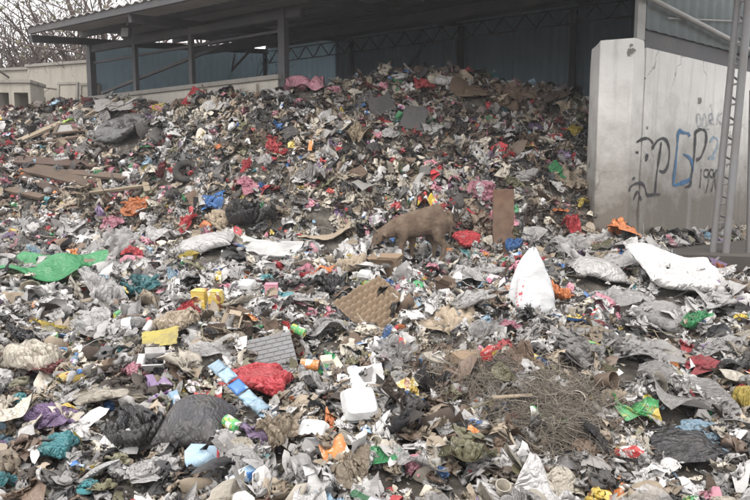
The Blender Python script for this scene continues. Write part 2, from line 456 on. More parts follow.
FILM = cloth(26, 24, 24, 1.0, _g.uniform(0.6, 1.2, 26), 21, squeeze=_g.uniform(0.32, 0.56, 26), bend=0.035, bumps=0.07)      # scrunched thin film
SHEET = cloth(14, 24, 24, 1.0, _g.uniform(0.6, 1.0, 14), 22, squeeze=_g.uniform(0.6, 0.86, 14), bend=0.10, bumps=0.06)     # gently rumpled sheets
SACK = cloth(10, 36, 24, _g.uniform(1.3, 1.9, 10), 1.0, 23, wrap=True, squeeze=_g.uniform(0.82, 0.95, 10), press=_g.uniform(0.010, 0.022, 10), bend=0.10, bumps=0.03, ends='seam')
KNOT = cloth(10, 36, 24, _g.uniform(1.5, 2.2, 10), 1.0, 24, wrap=True, squeeze=_g.uniform(0.72, 0.9, 10), press=_g.uniform(0.006, 0.014, 10), bend=0.07, bumps=0.03, ends='knot')

DRAPE = cloth(6, 32, 32, 1.0, _g.uniform(0.6, 0.9, 6), 27, squeeze=_g.uniform(0.66, 0.8, 6), bend=0.03, bumps=0.13)              # wide sheets sagging over lumps
def orient(nrm, yaw, tilt=0.0, az=0.0):
    """A rotation that lays a thing's own z along the slope's normal, turned by yaw and tipped by tilt towards az."""
    q = Vector((0, 0, 1)).rotation_difference(Vector(nrm)).to_matrix()
    t = Matrix.Rotation(tilt, 3, Vector((math.cos(az), math.sin(az), 0)))
    return q @ t @ Matrix.Rotation(yaw, 3, 'Z')
def outline(P, seed, lo=0.5):
    """Resample a sheet inside an uneven outline, so that it does not end in a neat rectangle."""
    n = Noise2(seed); nu, nv = P.shape[:2]; a, b = np.meshgrid(np.linspace(-1, 1, nu), np.linspace(-1, 1, nv), indexing='ij')
    th = np.arctan2(b, a); s = lo + (1 - lo) * np.clip(0.55 + 0.6 * n(3 + 1.6 * np.cos(th), 3 + 1.6 * np.sin(th)) + 0.3 * n(9 + 4 * np.cos(th), 9 + 4 * np.sin(th)), 0, 1)
    r = np.maximum(abs(a), abs(b)); s = 1 + (s - 1) * r
    x = (a * s + 1) / 2 * (nu - 1); y = (b * s + 1) / 2 * (nv - 1); i = np.clip(x.astype(int), 0, nu - 2); k = np.clip(y.astype(int), 0, nv - 2); f = (x - i)[..., None]; g = (y - k)[..., None]
    Q = (P[i, k] * (1 - f) + P[i + 1, k] * f) * (1 - g) + (P[i, k + 1] * (1 - f) + P[i + 1, k + 1] * f) * g
    return Q
FILM_ME = [grid_mesh("film", finer(outline(P, 700 + i, 0.55) if i % 3 else P), keep=None) for i, P in enumerate(FILM)]
DRAPE_ME = [grid_mesh("drape", finer(P)) for P in DRAPE]
RAG_ME = [grid_mesh("rag", P, keep=ragged(P, 40 + i)) for i, P in enumerate(FILM[:12])]
SHEET_ME = [grid_mesh("sheet", finer(P), keep=None) for P in SHEET]
TORN_ME = [grid_mesh("torn", P, keep=ragged(P, 80 + i)) for i, P in enumerate(SHEET)]
SACK_ME = [grid_mesh("sack", finer(P, True), wrap=True) for P in SACK]
KNOT_ME = [grid_mesh("bag", finer(P, True), wrap=True) for P in KNOT]
# ------------------------------------------------------------------ ground
def ground_material():
    m, nt, b = _nodes("refuse_soil")
    v = coords(nt, randomise=False)
    c = ramp(nt, noise(nt, v, 9, 8, 0.7), [(0.3, (0.035, 0.03, 0.026)), (0.5, (0.10, 0.088, 0.072)), (0.62, (0.17, 0.155, 0.135)), (0.75, (0.07, 0.062, 0.052))])
    nt.links.new(c, b.inputs["Base Color"]); b.inputs["Roughness"].default_value = 0.9
    bump(nt, b, noise(nt, v, 14, 8, 0.7), 1.0, 0.05)
    return m
SOIL = ground_material()
gx = np.linspace(-9.5, 8.0, 300); gy = np.linspace(-1.0, 14.0, 260)
GX, GY = np.meshgrid(gx, gy, indexing='ij')
GZ = height(GX, GY) - 0.03
edge_d = np.minimum.reduce([GX + 9.5, 8.0 - GX, GY + 1.0, 14.0 - GY])
GZ = np.where(edge_d < 0.8, GZ * smooth(0, 0.8, edge_d) - 0.06 * (1 - smooth(0, 0.8, edge_d)), GZ)
tag(link("refuse_mound_ground", grid_mesh("refuse_mound_ground", np.stack([GX, GY, GZ], -1), mat=SOIL)), kind='structure')
gp = MB(); gp.add([(-60, -60, -0.03), (60, -60, -0.03), (60, 60, -0.03), (-60, 60, -0.03)], [(0, 1, 2, 3)])
tag(link("ground", gp.mesh("ground"), matte("yard_soil", (0.13, 0.12, 0.10), 0.95, 0.5, 3, 0.4, var=0, rnd_coord=False)), kind='structure')

# ------------------------------------------------------------------ the yard's walls
def wall_material(name, col, low, streak=0.5, z_dirt=(0.9, 1.9)):
    """Old limewash on concrete: rising damp and grime near the ground, streaks below the top, chips and blotches."""
    m, nt, b = _nodes(name)
    g = N(nt, "ShaderNodeNewGeometry"); P = g.outputs["Position"]
    q = N(nt, "ShaderNodeRGB"); q.outputs[0].default_value = (*col, 1)
    c = mixc(nt, ramp(nt, noise(nt, P, 1.3, 6, 0.65), [(0.4, 0.0), (0.7, 0.55)]), q.outputs[0], tuple(x * 0.72 for x in col))
    sx = N(nt, "ShaderNodeSeparateXYZ"); nt.links.new(P, sx.inputs[0])
    jit = N(nt, "ShaderNodeMath", operation='MULTIPLY_ADD'); nt.links.new(noise(nt, P, 3.5, 6, 0.65), jit.inputs[0]); jit.inputs[1].default_value = -1.3; nt.links.new(sx.outputs[2], jit.inputs[2])
    mr = N(nt, "ShaderNodeMapRange"); nt.links.new(jit.outputs[0], mr.inputs[0]); mr.inputs[1].default_value = z_dirt[0] - 0.65; mr.inputs[2].default_value = z_dirt[1] - 0.65; mr.inputs[3].default_value = 0.92; mr.inputs[4].default_value = 0.0
    c = mixc(nt, mr.outputs[0], c, low)
    mp = N(nt, "ShaderNodeMapping"); mp.inputs["Scale"].default_value = (5, 5, 0.35); nt.links.new(P, mp.inputs[0])
    st = ramp(nt, noise(nt, mp.outputs[0], 2.0, 5, 0.6), [(0.52, 0.0), (0.75, streak)])
    c = mixc(nt, st, c, tuple(x * 0.45 for x in col))
    sp = ramp(nt, noise(nt, P, 5.0, 3, 0.5), [(0.70, 0.0), (0.73, 0.85)])
    c = mixc(nt, sp, c, (0.09, 0.085, 0.075))
    cr = N(nt, "ShaderNodeTexVoronoi", feature='DISTANCE_TO_EDGE'); cr.inputs["Scale"].default_value = 1.1
    wp = N(nt, "ShaderNodeVectorMath", operation='MULTIPLY_ADD'); nt.links.new(noise(nt, P, 2.2, 5, 0.6, 1), wp.inputs[0]); wp.inputs[1].default_value = (0.5,) * 3; nt.links.new(P, wp.inputs[2]); nt.links.new(wp.outputs[0], cr.inputs["Vector"])
    ln = ramp(nt, cr.outputs["Distance"], [(0.0, 0.75), (0.012, 0.0)])
    ln2 = N(nt, "ShaderNodeMath", operation='MULTIPLY'); nt.links.new(ln, ln2.inputs[0]); nt.links.new(ramp(nt, noise(nt, P, 0.9, 2), [(0.5, 0.0), (0.6, 1.0)]), ln2.inputs[1])
    c = mixc(nt, ln2.outputs[0], c, (0.08, 0.075, 0.065))
    nt.links.new(c, b.inputs["Base Color"]); b.inputs["Roughness"].default_value = 0.9
    bump(nt, b, noise(nt, P, 22, 6, 0.65), 0.4, 0.02)
    return m
FRONTW = wall_material("weathered_pale_concrete", (0.40, 0.375, 0.33), (0.15, 0.13, 0.105), 0.45, (2.2, 3.1))
LIME = wall_material("limewashed_concrete", (0.60, 0.59, 0.565), (0.105, 0.09, 0.072), 0.55, (1.45, 2.75))
CREAM = wall_material("weathered_cream_concrete", (0.33, 0.305, 0.26), (0.14, 0.125, 0.10), 0.6, (2.2, 3.2))
RAWCON = wall_material("raw_concrete", (0.24, 0.225, 0.20), (0.12, 0.11, 0.09), 0.5, (1.0, 2.4))
U = np.array([0.876, -0.482]); W = np.array([0.482, 0.876])          # the shed's long axis and its depth
F0 = np.array([-5.75, 11.75])                                        # front far corner
def pt(t, d, z=0.0): return Vector((*(F0 + U * t + W * d), z))       # t along the front, d into the shed
AX = Matrix(((U[0], W[0], 0), (U[1], W[1], 0), (0, 0, 1)))           # rotation that turns x along the front, y inwards
def slab(name, t0, t1, d0, d1, z0, z1, mat, parent):
    mb = MB(); mb.prism([tuple(pt(t, d)[:2]) for t, d in ((t0, d0), (t1, d0), (t1, d1), (t0, d1))], z0, z1)
    return link(name, mb.mesh(name), mat, parent)
WT = 3.30
fw = tag(empty("front_wall"), "low pale wall with grey grimy top under the shed posts, half buried by refuse", "wall", kind='thing')
slab("wall_panel", 0.2, 4.9, -0.09, 0.09, 0, WT, FRONTW, fw)
slab("coping", 0.16, 4.94, -0.13, 0.13, WT + 0.002, WT + 0.07, RAWCON, fw)
for t in (1.45, 2.95, 4.3): slab("pilaster", t, t + 0.22, -0.15, -0.092, 0, WT - 0.04, FRONTW, fw)

sw = tag(empty("side_wall"), "white painted concrete wall with graffiti running back from a thick pillar", "wall", kind='thing')
def spt(s, o, z): return Vector((*(WALL_P + WALL_D * s + WALL_N * o), z))   # s along the side wall, o outwards
def sslab(name, s0, s1, o0, o1, z0, z1, mat, parent, z1b=None):
    mb = MB(); mb.prism([tuple(spt(s, o, 0)[:2]) for s, o in ((s0, o0), (s1, o0), (s1, o1), (s0, o1))], z0, z1)
    if z1b is not None:
        v = mb.v; mb.v = [(x, y, (z1 if i in (4, 7) else z1b) if i > 3 else z) for i, (x, y, z) in enumerate(v)]
    return link(name, mb.mesh(name), mat, parent)
sslab("wall_panel", 0.03, 6.5, -0.16, 0.0, 0, WT - 0.06, LIME, sw)
# the end pillar: a broad flat face towards the road and a narrow return towards the wall
pl = MB()
_pa = np.array([2.60, 7.0]); _pb = np.array([2.945, 6.88]); _pc = np.array([3.125, 7.0])
_pd = _pc + np.array([-0.08, 0.5]); _pe = _pa + np.array([0.05, 0.45])
pl.prism([tuple(_pa), tuple(_pb), tuple(_pc), tuple(_pd), tuple(_pe)], 0, WT + 0.02)
pm_ = pl.mesh("pillar")
bm = bmesh.new(); bm.from_mesh(pm_); bmesh.ops.bevel(bm, geom=[e for e in bm.edges], offset=0.018, segments=2, affect='EDGES', profile=0.6)
bmesh.ops.subdivide_edges(bm, edges=[e for e in bm.edges if e.calc_length() > 0.4], cuts=14, use_grid_fill=True)
for v in bm.verts:                                                   # knocked and worn arrises
    k = N_C(np.array([v.co.x * 4 + v.co.z * 5]), np.array([v.co.z * 4.3 + v.co.y * 3]))[0]
    if k > 0.35: v.co.xy += (Vector((2.95, 7.2)) - v.co.xy).normalized() * 0.05 * (k - 0.35)
bm.to_mesh(pm_); bm.free()
link("pillar", pm_, LIME, sw)
# graffiti: strokes of paint on the wall face
def wall_hit(px, py):
    d = ray(px, py); n = WALL_N; k = ((WALL_P - np.array([0, 0])) @ n) / (d[:2] @ n); p = np.array(EYE) + d * k
    return (p[:2] - WALL_P) @ WALL_D, p[2]
def spray(name, col, cover):
    """Thin old spray paint: speckled and worn through to the wall."""
    m, nt, b = _nodes(name); P = N(nt, "ShaderNodeNewGeometry").outputs["Position"]; out = nt.nodes["Material Output"]
    b.inputs["Base Color"].default_value = (*col, 1); b.inputs["Roughness"].default_value = 0.75
    f = ramp(nt, noise(nt, P, 26, 6, 0.75), [(cover - 0.10, 0.0), (cover + 0.12, 0.9)]); tp = N(nt, "ShaderNodeBsdfTransparent"); mx = N(nt, "ShaderNodeMixShader")
    nt.links.new(f, mx.inputs[0]); nt.links.new(b.outputs[0], mx.inputs[1]); nt.links.new(tp.outputs[0], mx.inputs[2]); nt.links.new(mx.outputs[0], out.inputs[0]); return m
PAINT_K = spray("black_spray_paint", (0.028, 0.028, 0.032), 0.60); PAINT_B = spray("blue_spray_paint", (0.035, 0.12, 0.24), 0.57)
PAINT_G = spray("faded_grey_spray_paint", (0.20, 0.22, 0.26), 0.50); PAINT_L = spray("pale_blue_spray_paint", (0.20, 0.31, 0.40), 0.5)
def stroke(pts, w, o):
    q = [np.array(wall_hit(600 + x / 4.545, 90 + y / 4.545)) for x, y in pts]
    pt_ = []                                                         # smooth the stroke
    for i in range(len(q) - 1):
        a, b_, c, d = q[max(i - 1, 0)], q[i], q[i + 1], q[min(i + 2, len(q) - 1)]
        for k in range(6):
            t = k / 6; pt_.append(0.5 * (2 * b_ + (c - a) * t + (2 * a - 5 * b_ + 4 * c - d) * t * t + (3 * b_ - a - 3 * c + d) * t ** 3))
    pt_.append(q[-1]); v = []; f = []
    for i, p in enumerate(pt_):
        t = pt_[min(i + 1, len(pt_) - 1)] - pt_[max(i - 1, 0)]; n = np.array([-t[1], t[0]]) / (np.linalg.norm(t) + 1e-9)
        ww = w * (0.85 + 0.28 * math.sin(i * 0.37 + len(pts)) + 0.1 * math.sin(i * 1.3)) * (0.6 if i in (0, len(pt_) - 1) else 1)
        for s_ in (-1, 1):
            r = p + n * ww / 2 * s_; v.append(spt(r[0], o, r[1]))
    for i in range(len(pt_) - 1): f.append((2 * i, 2 * i + 1, 2 * i + 3, 2 * i + 2))
    return v, f
GRAF = [("graffiti_scrawl", PAINT_K, 0.038, [[(165, 237), (185, 226), (210, 219), (226, 226), (240, 244)], [(160, 282), (168, 284), (174, 283)], [(204, 312), (210, 298), (216, 300), (211, 318), (204, 316)], [(146, 408), (152, 398), (157, 404)],
            [(130, 460), (140, 438), (165, 424), (190, 426), (204, 446), (212, 476), (240, 476), (272, 474)], [(150, 500), (158, 478), (170, 462), (178, 478), (186, 502)]]),
        ("graffiti_letter", PAINT_K, 0.045, [[(277, 236), (270, 290), (262, 340), (254, 400), (248, 472)], [(234, 268), (258, 232), (285, 220), (306, 240), (314, 285), (306, 345), (288, 372), (268, 366)]]),
        ("graffiti_letter", PAINT_B, 0.055, [[(405, 212), (400, 198), (378, 194), (356, 190), (350, 250), (342, 330), (334, 400), (334, 432), (364, 424), (398, 412), (412, 392), (420, 350), (408, 312), (376, 290)]]),
        ("graffiti_letter", PAINT_K, 0.048, [[(431, 186), (430, 240), (424, 320), (412, 400), (408, 432), (386, 442)], [(428, 196), (450, 180), (474, 184), (482, 214), (474, 262), (456, 306), (436, 318)]]),
        ("graffiti_letter", PAINT_L, 0.04, [[(495, 236), (514, 216), (532, 226), (530, 262), (510, 296), (492, 310), (520, 308)]]),
        ("graffiti_number", PAINT_K, 0.024, [[(458, 358), (456, 400), (452, 446)], [(492, 366), (476, 362), (470, 386), (486, 396), (494, 372), (490, 420), (478, 470)], [(514, 366), (500, 362), (496, 386), (510, 396), (516, 372), (512, 424), (504, 462)], [(526, 360), (520, 400), (524, 450), (534, 420), (536, 376), (526, 360)]]),
        ("graffiti_scrawl", PAINT_G, 0.024, [[(440, 110), (438, 140), (446, 168), (456, 150), (452, 116), (438, 108)], [(462, 170), (466, 130), (474, 110), (480, 140), (484, 166)], [(496, 160), (494, 116), (508, 112), (508, 134), (496, 138), (514, 162)], [(536, 104), (530, 130), (528, 160)], [(552, 104), (532, 130), (552, 158)], [(470, 165), (486, 180), (492, 176)]])]
_o = 0.004
for name, mat, w, strokes in GRAF:
    mb = MB()
    for s_ in strokes:
        _o += 0.0004; v, f = stroke(s_, w, _o); mb.add(v, f)
    o = link(name, mb.mesh(name), mat, sw)
# concrete apron kept clear beside the side wall
av = []
for px_, py_ in ((646, 244), (742, 232), (760, 262), (724, 258), (668, 254)):
    v_ = ray(px_, py_); k = (1.02 + 0.03 - 1.6) / v_[2]; av.append((v_[0] * k, v_[1] * k))
ap = MB(); ap.prism([tuple(spt(0.15, 0.002, 0)[:2]), tuple(spt(5, 0.002, 0)[:2]), tuple(spt(5, 2.1, 0)[:2]), tuple(spt(0.3, 1.9, 0)[:2]), tuple(spt(-0.45, 0.75, 0)[:2]), tuple(spt(-0.3, 0.3, 0)[:2])], 0.6, 0.93)
tag(link("pavement", ap.mesh("pavement"), matte("stained_concrete", (0.062, 0.056, 0.05), 0.9, 0.6, 12, 0.4, var=0, rnd_coord=False)), kind='structure')

# ------------------------------------------------------------------ the open shed
def sheet_metal(name, col, rust=0.4, pitch=13.0, axis=0, transl=0.0, rough=0.55):
    m, nt, b = _nodes(name)
    v = coords(nt, randomise=False)
    q = N(nt, "ShaderNodeRGB"); q.outputs[0].default_value = (*col, 1)
    c = mixc(nt, ramp(nt, noise(nt, v, 0.9, 6, 0.7), [(0.4, 0.0), (0.75, rust)]), q.outputs[0], (col[0] * 0.5 + 0.03, col[1] * 0.5 + 0.02, col[2] * 0.45 + 0.015))
    c = mixc(nt, ramp(nt, noise(nt, v, 5, 4, 0.6), [(0.55, 0.0), (0.8, 0.35)]), c, tuple(x * 1.5 for x in col))
    nt.links.new(c, b.inputs["Base Color"]); b.inputs["Roughness"].default_value = rough
    if transl:
        out = nt.nodes["Material Output"]; tr = N(nt, "ShaderNodeBsdfTranslucent"); nt.links.new(c, tr.inputs[0])
        mx = N(nt, "ShaderNodeMixShader"); mx.inputs[0].default_value = transl
        nt.links.new(b.outputs[0], mx.inputs[1]); nt.links.new(tr.outputs[0], mx.inputs[2]); nt.links.new(mx.outputs[0], out.inputs[0])
    return m
ROOFM = sheet_metal("smoked_roof_sheet", (0.22, 0.205, 0.2), 0.5)
BLUEM = sheet_metal("dull_blue_sheet", (0.17, 0.245, 0.285), 0.4, transl=0.25)
NAVYM = sheet_metal("dark_blue_sheet", (0.17, 0.24, 0.29), 0.4)
GREYM = sheet_metal("grey_cladding_sheet", (0.20, 0.235, 0.245), 0.3)
STEEL = matte("painted_steel", (0.06, 0.06, 0.066), 0.6, 0.5, 20, 0.1, var=0, rnd_coord=False)
GALV = matte("galvanised_steel", (0.30, 0.30, 0.29), 0.5, 0.6, 14, 0.15, var=0, rnd_coord=False)
WHITEST = matte("grimy_steel", (0.17, 0.17, 0.175), 0.55, 0.7, 14, 0.15, var=0, rnd_coord=False)
shed = tag(empty("open_shed", pt(0, 0)), "large open shed with a dark sloping roof and blue sheet walls above the heap", "shed", kind='thing')
def sh(name, mb, mat, deg=None, parent=None):
    o = link(name, mb.mesh(name, deg), mat)
    o.parent = shed if parent is None else parent
    o.matrix_parent_inverse = Matrix.Translation(-pt(0, 0)) if parent is None else Matrix.Identity(4)
    return o
def roof_z(d): return 4.60 + 0.165 * d
def corrugated(p00, p10, p11, p01, nw, amp=0.018, thick=0.006, n2=2):
    """A sheet between four corners with waves running from the first edge to the opposite one."""
    p00, p10, p11, p01 = map(Vector, (p00, p10, p11, p01)); nrm = (p10 - p00).cross(p01 - p00).normalized()
    nu = nw * 6 + 1; P = np.zeros((nu, n2, 3))
    for i in range(nu):
        u = i / (nu - 1)
        for k in range(n2):
            w = k / (n2 - 1)
            p = (p00 * (1 - u) + p10 * u) * (1 - w) + (p01 * (1 - u) + p11 * u) * w
            P[i, k] = p + nrm * amp * math.cos(2 * math.pi * i / 6)
    return P
TE0, TE1, DE0, DE1 = 0.36, 11.6, -1.25, 6.2
P = corrugated(pt(TE0, DE0, roof_z(DE0)), pt(TE1, DE0, roof_z(DE0)), pt(TE1, DE1, roof_z(DE1)), pt(TE0, DE1, roof_z(DE1)), 60)
roof = link("roof", grid_mesh("roof", P, thick=0.008, mat=ROOFM)); roof.parent = shed; roof.matrix_parent_inverse = Matrix.Translation(-pt(0, 0))
def bar(a, b, w, h=None, up=Vector((0, 0, 1))):
    a, b = Vector(a), Vector(b); d = (b - a); L = d.length; d.normalize()
    s_ = d.cross(up); s_.normalize(); n = s_.cross(d)
    h = h or w; m = Matrix((s_, d, n)).transposed(); c = (a + b) / 2
    return c, (w, L, h), m
def bars(lst, w, h=None):
    mb = MB()
    for a, b in lst:
        c, d, m = bar(a, b, w, h, Vector((0, 0, 1)) if abs((Vector(b) - Vector(a)).normalized().z) < 0.95 else Vector((*W, 0))); mb.box(c, d, m)
    return mb
for d in (-1.2, -0.2, 0.9, 2.0, 3.1, 4.2, 5.2):                      # purlins along the shed, under the sheets
    z = roof_z(d) - 0.075
    sh("purlin", bars([(pt(TE0 + 0.05, d, z), pt(TE1 - 0.05, d, z))], 0.05, 0.10), STEEL)
for t in (0.36, 2.9, 5.7, 8.5, 11.2):                                # rafters across it
    sh("rafter", bars([(pt(t, -1.15, roof_z(-1.15) - 0.19), pt(t, 5.3, roof_z(5.3) - 0.19))], 0.07, 0.12), STEEL)
DR = 5.3
def truss(name, A, B, depth, n, w=0.035):
    A, B = Vector(A), Vector(B); dn = Vector((0, 0, -depth)); l = [(A, B), (A + dn, B + dn)]
    for i in range(n):
        p, q = A.lerp(B, i / n), A.lerp(B, (i + 1) / n)
        l += [(p, p.lerp(q, 0.5) + dn), (p.lerp(q, 0.5) + dn, q)]
    return sh(name, bars(l, w), STEEL)
truss("roof_truss", pt(0.4, DR - 0.25, roof_z(DR) - 0.26), pt(11.5, DR - 0.25, roof_z(DR) - 0.26), 0.30, 24, 0.022)
sh("beam", bars([(pt(0.3, 0.0, roof_z(0) - 0.33), pt(5.3, 0.0, roof_z(0) - 0.33))], 0.07, 0.12), STEEL)
# sheet walls: the far end (thin blue sheets that let light through) and the rear
def wallsheet(name, a, b, z0, z1a, z1b, mat, nw):
    P = corrugated((*a, z0), (*b, z0), (*b, z1b), (*a, z1a), nw, 0.014)
    o = link(name, grid_mesh(name, P, mat=mat)); o.parent = shed; o.matrix_parent_inverse = Matrix.Translation(-pt(0, 0)); return o
xy = lambda t, d: tuple(pt(t, d)[:2])
wallsheet("end_sheeting", xy(0.3, 0.12), xy(0.3, DR), WT - 0.35, roof_z(0) - 0.14, roof_z(DR) - 0.17, BLUEM, 26)
for k in range(6):
    wallsheet("rear_sheeting", xy(0.3 + k * 2.22, DR + 0.006 * (k % 2)), xy(2.58 + k * 2.22, DR + 0.006 * (k % 2)), 0.5, roof_z(DR) - (0.05, 0.09, 0.06, 0.08, 0.05, 0.07)[k], roof_z(DR) - (0.08, 0.06, 0.07, 0.05, 0.07, 0.05)[k], BLUEM if k == 0 else NAVYM, 14)
slab("end_wall", 0.22, 0.40, 0.1, DR, 0, WT - 0.33, LIME, shed).matrix_parent_inverse = Matrix.Translation(-pt(0, 0))
for t, d, w in ((0.36, 0.0, 0.12), (1.6, 0.0, 0.075), (3.0, 0.0, 0.075), (4.95, 0.0, 0.12), (0.38, 2.6, 0.07), (0.40, DR - 0.15, 0.08), (3.1, DR - 0.16, 0.09), (5.9, DR - 0.16, 0.12), (8.3, DR - 0.16, 0.12)):
    z0 = WT + 0.074 if (d == 0 and t < 4.9) else 0.5
    p = pt(t, d); mb = MB(); mb.box((p.x, p.y, (z0 + roof_z(d) - 0.26) / 2), (w, w, roof_z(d) - 0.26 - z0), AX.copy())
    sh("post", mb, STEEL)
for z, t1 in ((4.05, 4.9),): sh("rail", bars([(pt(0.4, 0.02, z - 0.03), pt(t1, 0.02, z))], 0.04), STEEL)
sh("brace", bars([(pt(0.7, -0.05, 3.42), pt(3.4, 0.3, 4.05))], 0.05), STEEL)
sh("brace", bars([(pt(4.0, DR - 0.3, 3.6), pt(5.2, DR - 0.3, 5.0))], 0.05), STEEL)
sh("beam", bars([(pt(0.35, 2.65, roof_z(2.65) - 0.30), pt(11.0, 2.65, roof_z(2.65) - 0.30))], 0.09, 0.16), STEEL)
# cladding on the side wall, with a gap above the wall top
sp_inv = Matrix.Translation(-pt(0, 0))
def onshed(o): o.parent = shed; o.matrix_parent_inverse = sp_inv; return o
def spx(s, o, z): return tuple(spt(s, o, z))
P = corrugated(spx(0.06, -0.05, WT + 0.17), spx(6.5, -0.05, WT + 0.19), spx(6.5, -0.05, 6.2), spx(0.06, -0.05, 6.2), 30, 0.010)
onshed(link("cladding", grid_mesh("cladding", P, thick=0.006, mat=GREYM)))
mb = bars([(spx(0.12, -0.11, WT + 0.09), spx(6.5, -0.11, WT + 0.11))], 0.06, 0.32); onshed(link("gap_strip", mb.mesh("gap_strip"), STEEL))  # dark strip filling the gap over the wall, standing in for its shade
mb = MB(); p = spt(0.0, -0.06, 0); mb.box((p.x - 0.02, p.y, (WT + 0.024 + 6.1) / 2), (0.09, 0.09, 6.1 - WT - 0.024)); onshed(link("post", mb.mesh("post"), GALV))
d0 = wall_hit(640, -4); d1 = wall_hit(760, 58)
mb = MB(); mb.tube([spt(d0[0], 0.05, d0[1]), spt(d1[0], 0.05, d1[1])], 0.032, 10); onshed(link("brace_pipe", mb.mesh("brace_pipe", 60), GALV))
d0 = wall_hit(668, 18); d1 = wall_hit(752, 22)
mb = MB(); mb.tube([spt(d0[0], 0.0, d0[1]), spt(d1[0], 0.0, d1[1])], 0.010, 6); onshed(link("conduit", mb.mesh("conduit"), GALV))

# ------------------------------------------------------------------ leaning lattice mast of the gate
mast = tag(empty("lattice_mast", (4.0, 6.4, 1.0)), "tall grimy grey lattice steel mast leaning beside the graffiti wall", "mast")
mb0 = np.array(at(722, 262)); 
def on_ray(px, py, Y): v = ray(px, py); return Vector((v[0] / v[1] * Y, Y, 1.6 + v[2] / v[1] * Y))
YM = 6.35
chords = [[on_ray(711, 262, YM), on_ray(742, -40, YM - 0.02)], [on_ray(724, 262, YM - 0.10), on_ray(752, -40, YM - 0.12)], [on_ray(725, 256, YM + 0.12), on_ray(753, -40, YM + 0.10)]]
inv = Matrix.Translation(-Vector((4.0, 6.4, 1.0)))
for a, b in chords:
    mb = MB(); mb.tube([a - Vector((0, 0, 0.25)), b], 0.036, 10); o = link("mast_tube", mb.mesh("mast_tube", 60), WHITEST); o.parent = mast; o.matrix_parent_inverse = inv
for i in range(15):
    k0, k1 = i / 15, (i + 0.5) / 15
    mb = MB(); P_ = [chords[0][0].lerp(chords[0][1], k0), chords[1][0].lerp(chords[1][1], k0 + 0.004), chords[2][0].lerp(chords[2][1], k0), chords[0][0].lerp(chords[0][1], k1)]
    mb.tube(P_, 0.012, 6); o = link("lacing_bar", mb.mesh("lacing_bar", 60), WHITEST); o.parent = mast; o.matrix_parent_inverse = inv
leaf = tag(empty("gate_frame", (4.4, 6.3, 1.0)), "rusty grey tube gate frame standing behind the leaning mast", "gate")
inv = Matrix.Translation(-Vector((4.4, 6.3, 1.0)))
def gate_piece(n, a, b, r):
    mb = MB(); mb.tube([a, b], r, 8); o = link(n, mb.mesh(n, 60), WHITEST); o.parent = leaf; o.matrix_parent_inverse = inv
gate_piece("upright", on_ray(748, 275, 6.3), on_ray(752, 90, 6.3), 0.025)
gate_piece("upright", on_ray(815, 275, 6.1), on_ray(818, 90, 6.1), 0.025)
for y in (120, 160, 188, 246): gate_piece("crossbar", on_ray(749, y, 6.3), on_ray(817, y + 1, 6.1), 0.018)
rb = tag(link("red_beam", bars([(on_ray(737, 66, 8.6), on_ray(800, 76, 9.4))], 0.08, 0.16).mesh("red_beam"), matte("faded_red_paint", (0.30, 0.05, 0.045), 0.7, 0.5)), "faded red beam end above the wall beyond the mast", "beam", kind='thing')

# ------------------------------------------------------------------ floodlight hung from the eave
fl = tag(empty("floodlight", pt(1.0, -1.1, 4.0)), "small box floodlight on a bracket under the near eave of the roof", "floodlight")
p = on_ray(126, 32, 10.3); fl.location = p
mb = MB(); mb.box((0, 0, 0), (0.15, 0.10, 0.20), Matrix.Rotation(R(-18), 3, 'X')); link("housing", mb.mesh("housing"), STEEL, fl)
mb = MB(); mb.box((0, -0.056, -0.015), (0.12, 0.012, 0.155), Matrix.Rotation(R(-18), 3, 'X')); link("lens", mb.mesh("lens"), matte("dull_lens", (0.4, 0.4, 0.42), 0.3, 0.3, var=0), fl)
mb = MB(); mb.tube([(0.0, 0.05, 0.1), (0.0, 0.1, 0.30), (-0.05, 0.35, 0.42)], 0.018); mb.tube([(-0.34, 0.1, 0.16), (0.0, 0.08, 0.30)], 0.014); link("bracket", mb.mesh("bracket", 50), GALV, fl)

# ------------------------------------------------------------------ cream walls and blocks beyond, trees
def block_wall(name, label, x0, x1, ytop, Y0, Y1, thick, mat, cat, group=None, openings=()):
    """A wall seen between two columns of the view at distances Y0, Y1, with dark recessed openings."""
    a = on_ray(x0, ytop, Y0); b = on_ray(x1, ytop, Y1); zt = (a.z + b.z) / 2
    d = Vector((b.x - a.x, b.y - a.y, 0)); L = d.length; yaw = math.atan2(d.y, d.x)
    e = tag(empty(name, (a.x, a.y, 0), Euler((0, 0, yaw))), label, cat, group, 'thing')
    cuts = sorted(openings); xs = [0]
    segs = []; last = 0
    for (u0, u1, z0, z1) in cuts:
        segs.append((last * L, u0 * L, 0, zt)); segs.append((u0 * L, u1 * L, z1 * zt, zt)); segs.append((u0 * L, u1 * L, 0, z0 * zt)); last = u1
    segs.append((last * L, L, 0, zt))
    mb = MB()
    for (s0, s1, z0, z1) in segs:
        if s1 - s0 > 0.01 and z1 - z0 > 0.01: mb.box(((s0 + s1) / 2, thick / 2, (z0 + z1) / 2), (s1 - s0, thick, z1 - z0))
    if not cuts:
        o = link("wall_panel", mb.mesh("wall_panel"), mat, e)
    else:
        o = link("wall_panel", mb.mesh("wall_panel"), mat, e)
        for (u0, u1, z0, z1) in cuts:
            m2 = MB(); m2.box(((u0 + u1) / 2 * L, thick + 0.12, (z0 + z1) / 2 * zt), ((u1 - u0) * L, 0.04, (z1 - z0) * zt)); link("recess_back", m2.mesh("recess_back"), RAWCON, e)
    m3 = MB(); m3.box((L / 2, thick / 2, zt + 0.032), (L + 0.06, thick + 0.08, 0.06)); link("coping", m3.mesh("coping"), RAWCON, e)
    return e
block_wall("boundary_wall", "tall weathered cream wall under the bare trees beside the shed", 27, 96, 65, 13.4, 12.9, 0.2, CREAM, "wall")
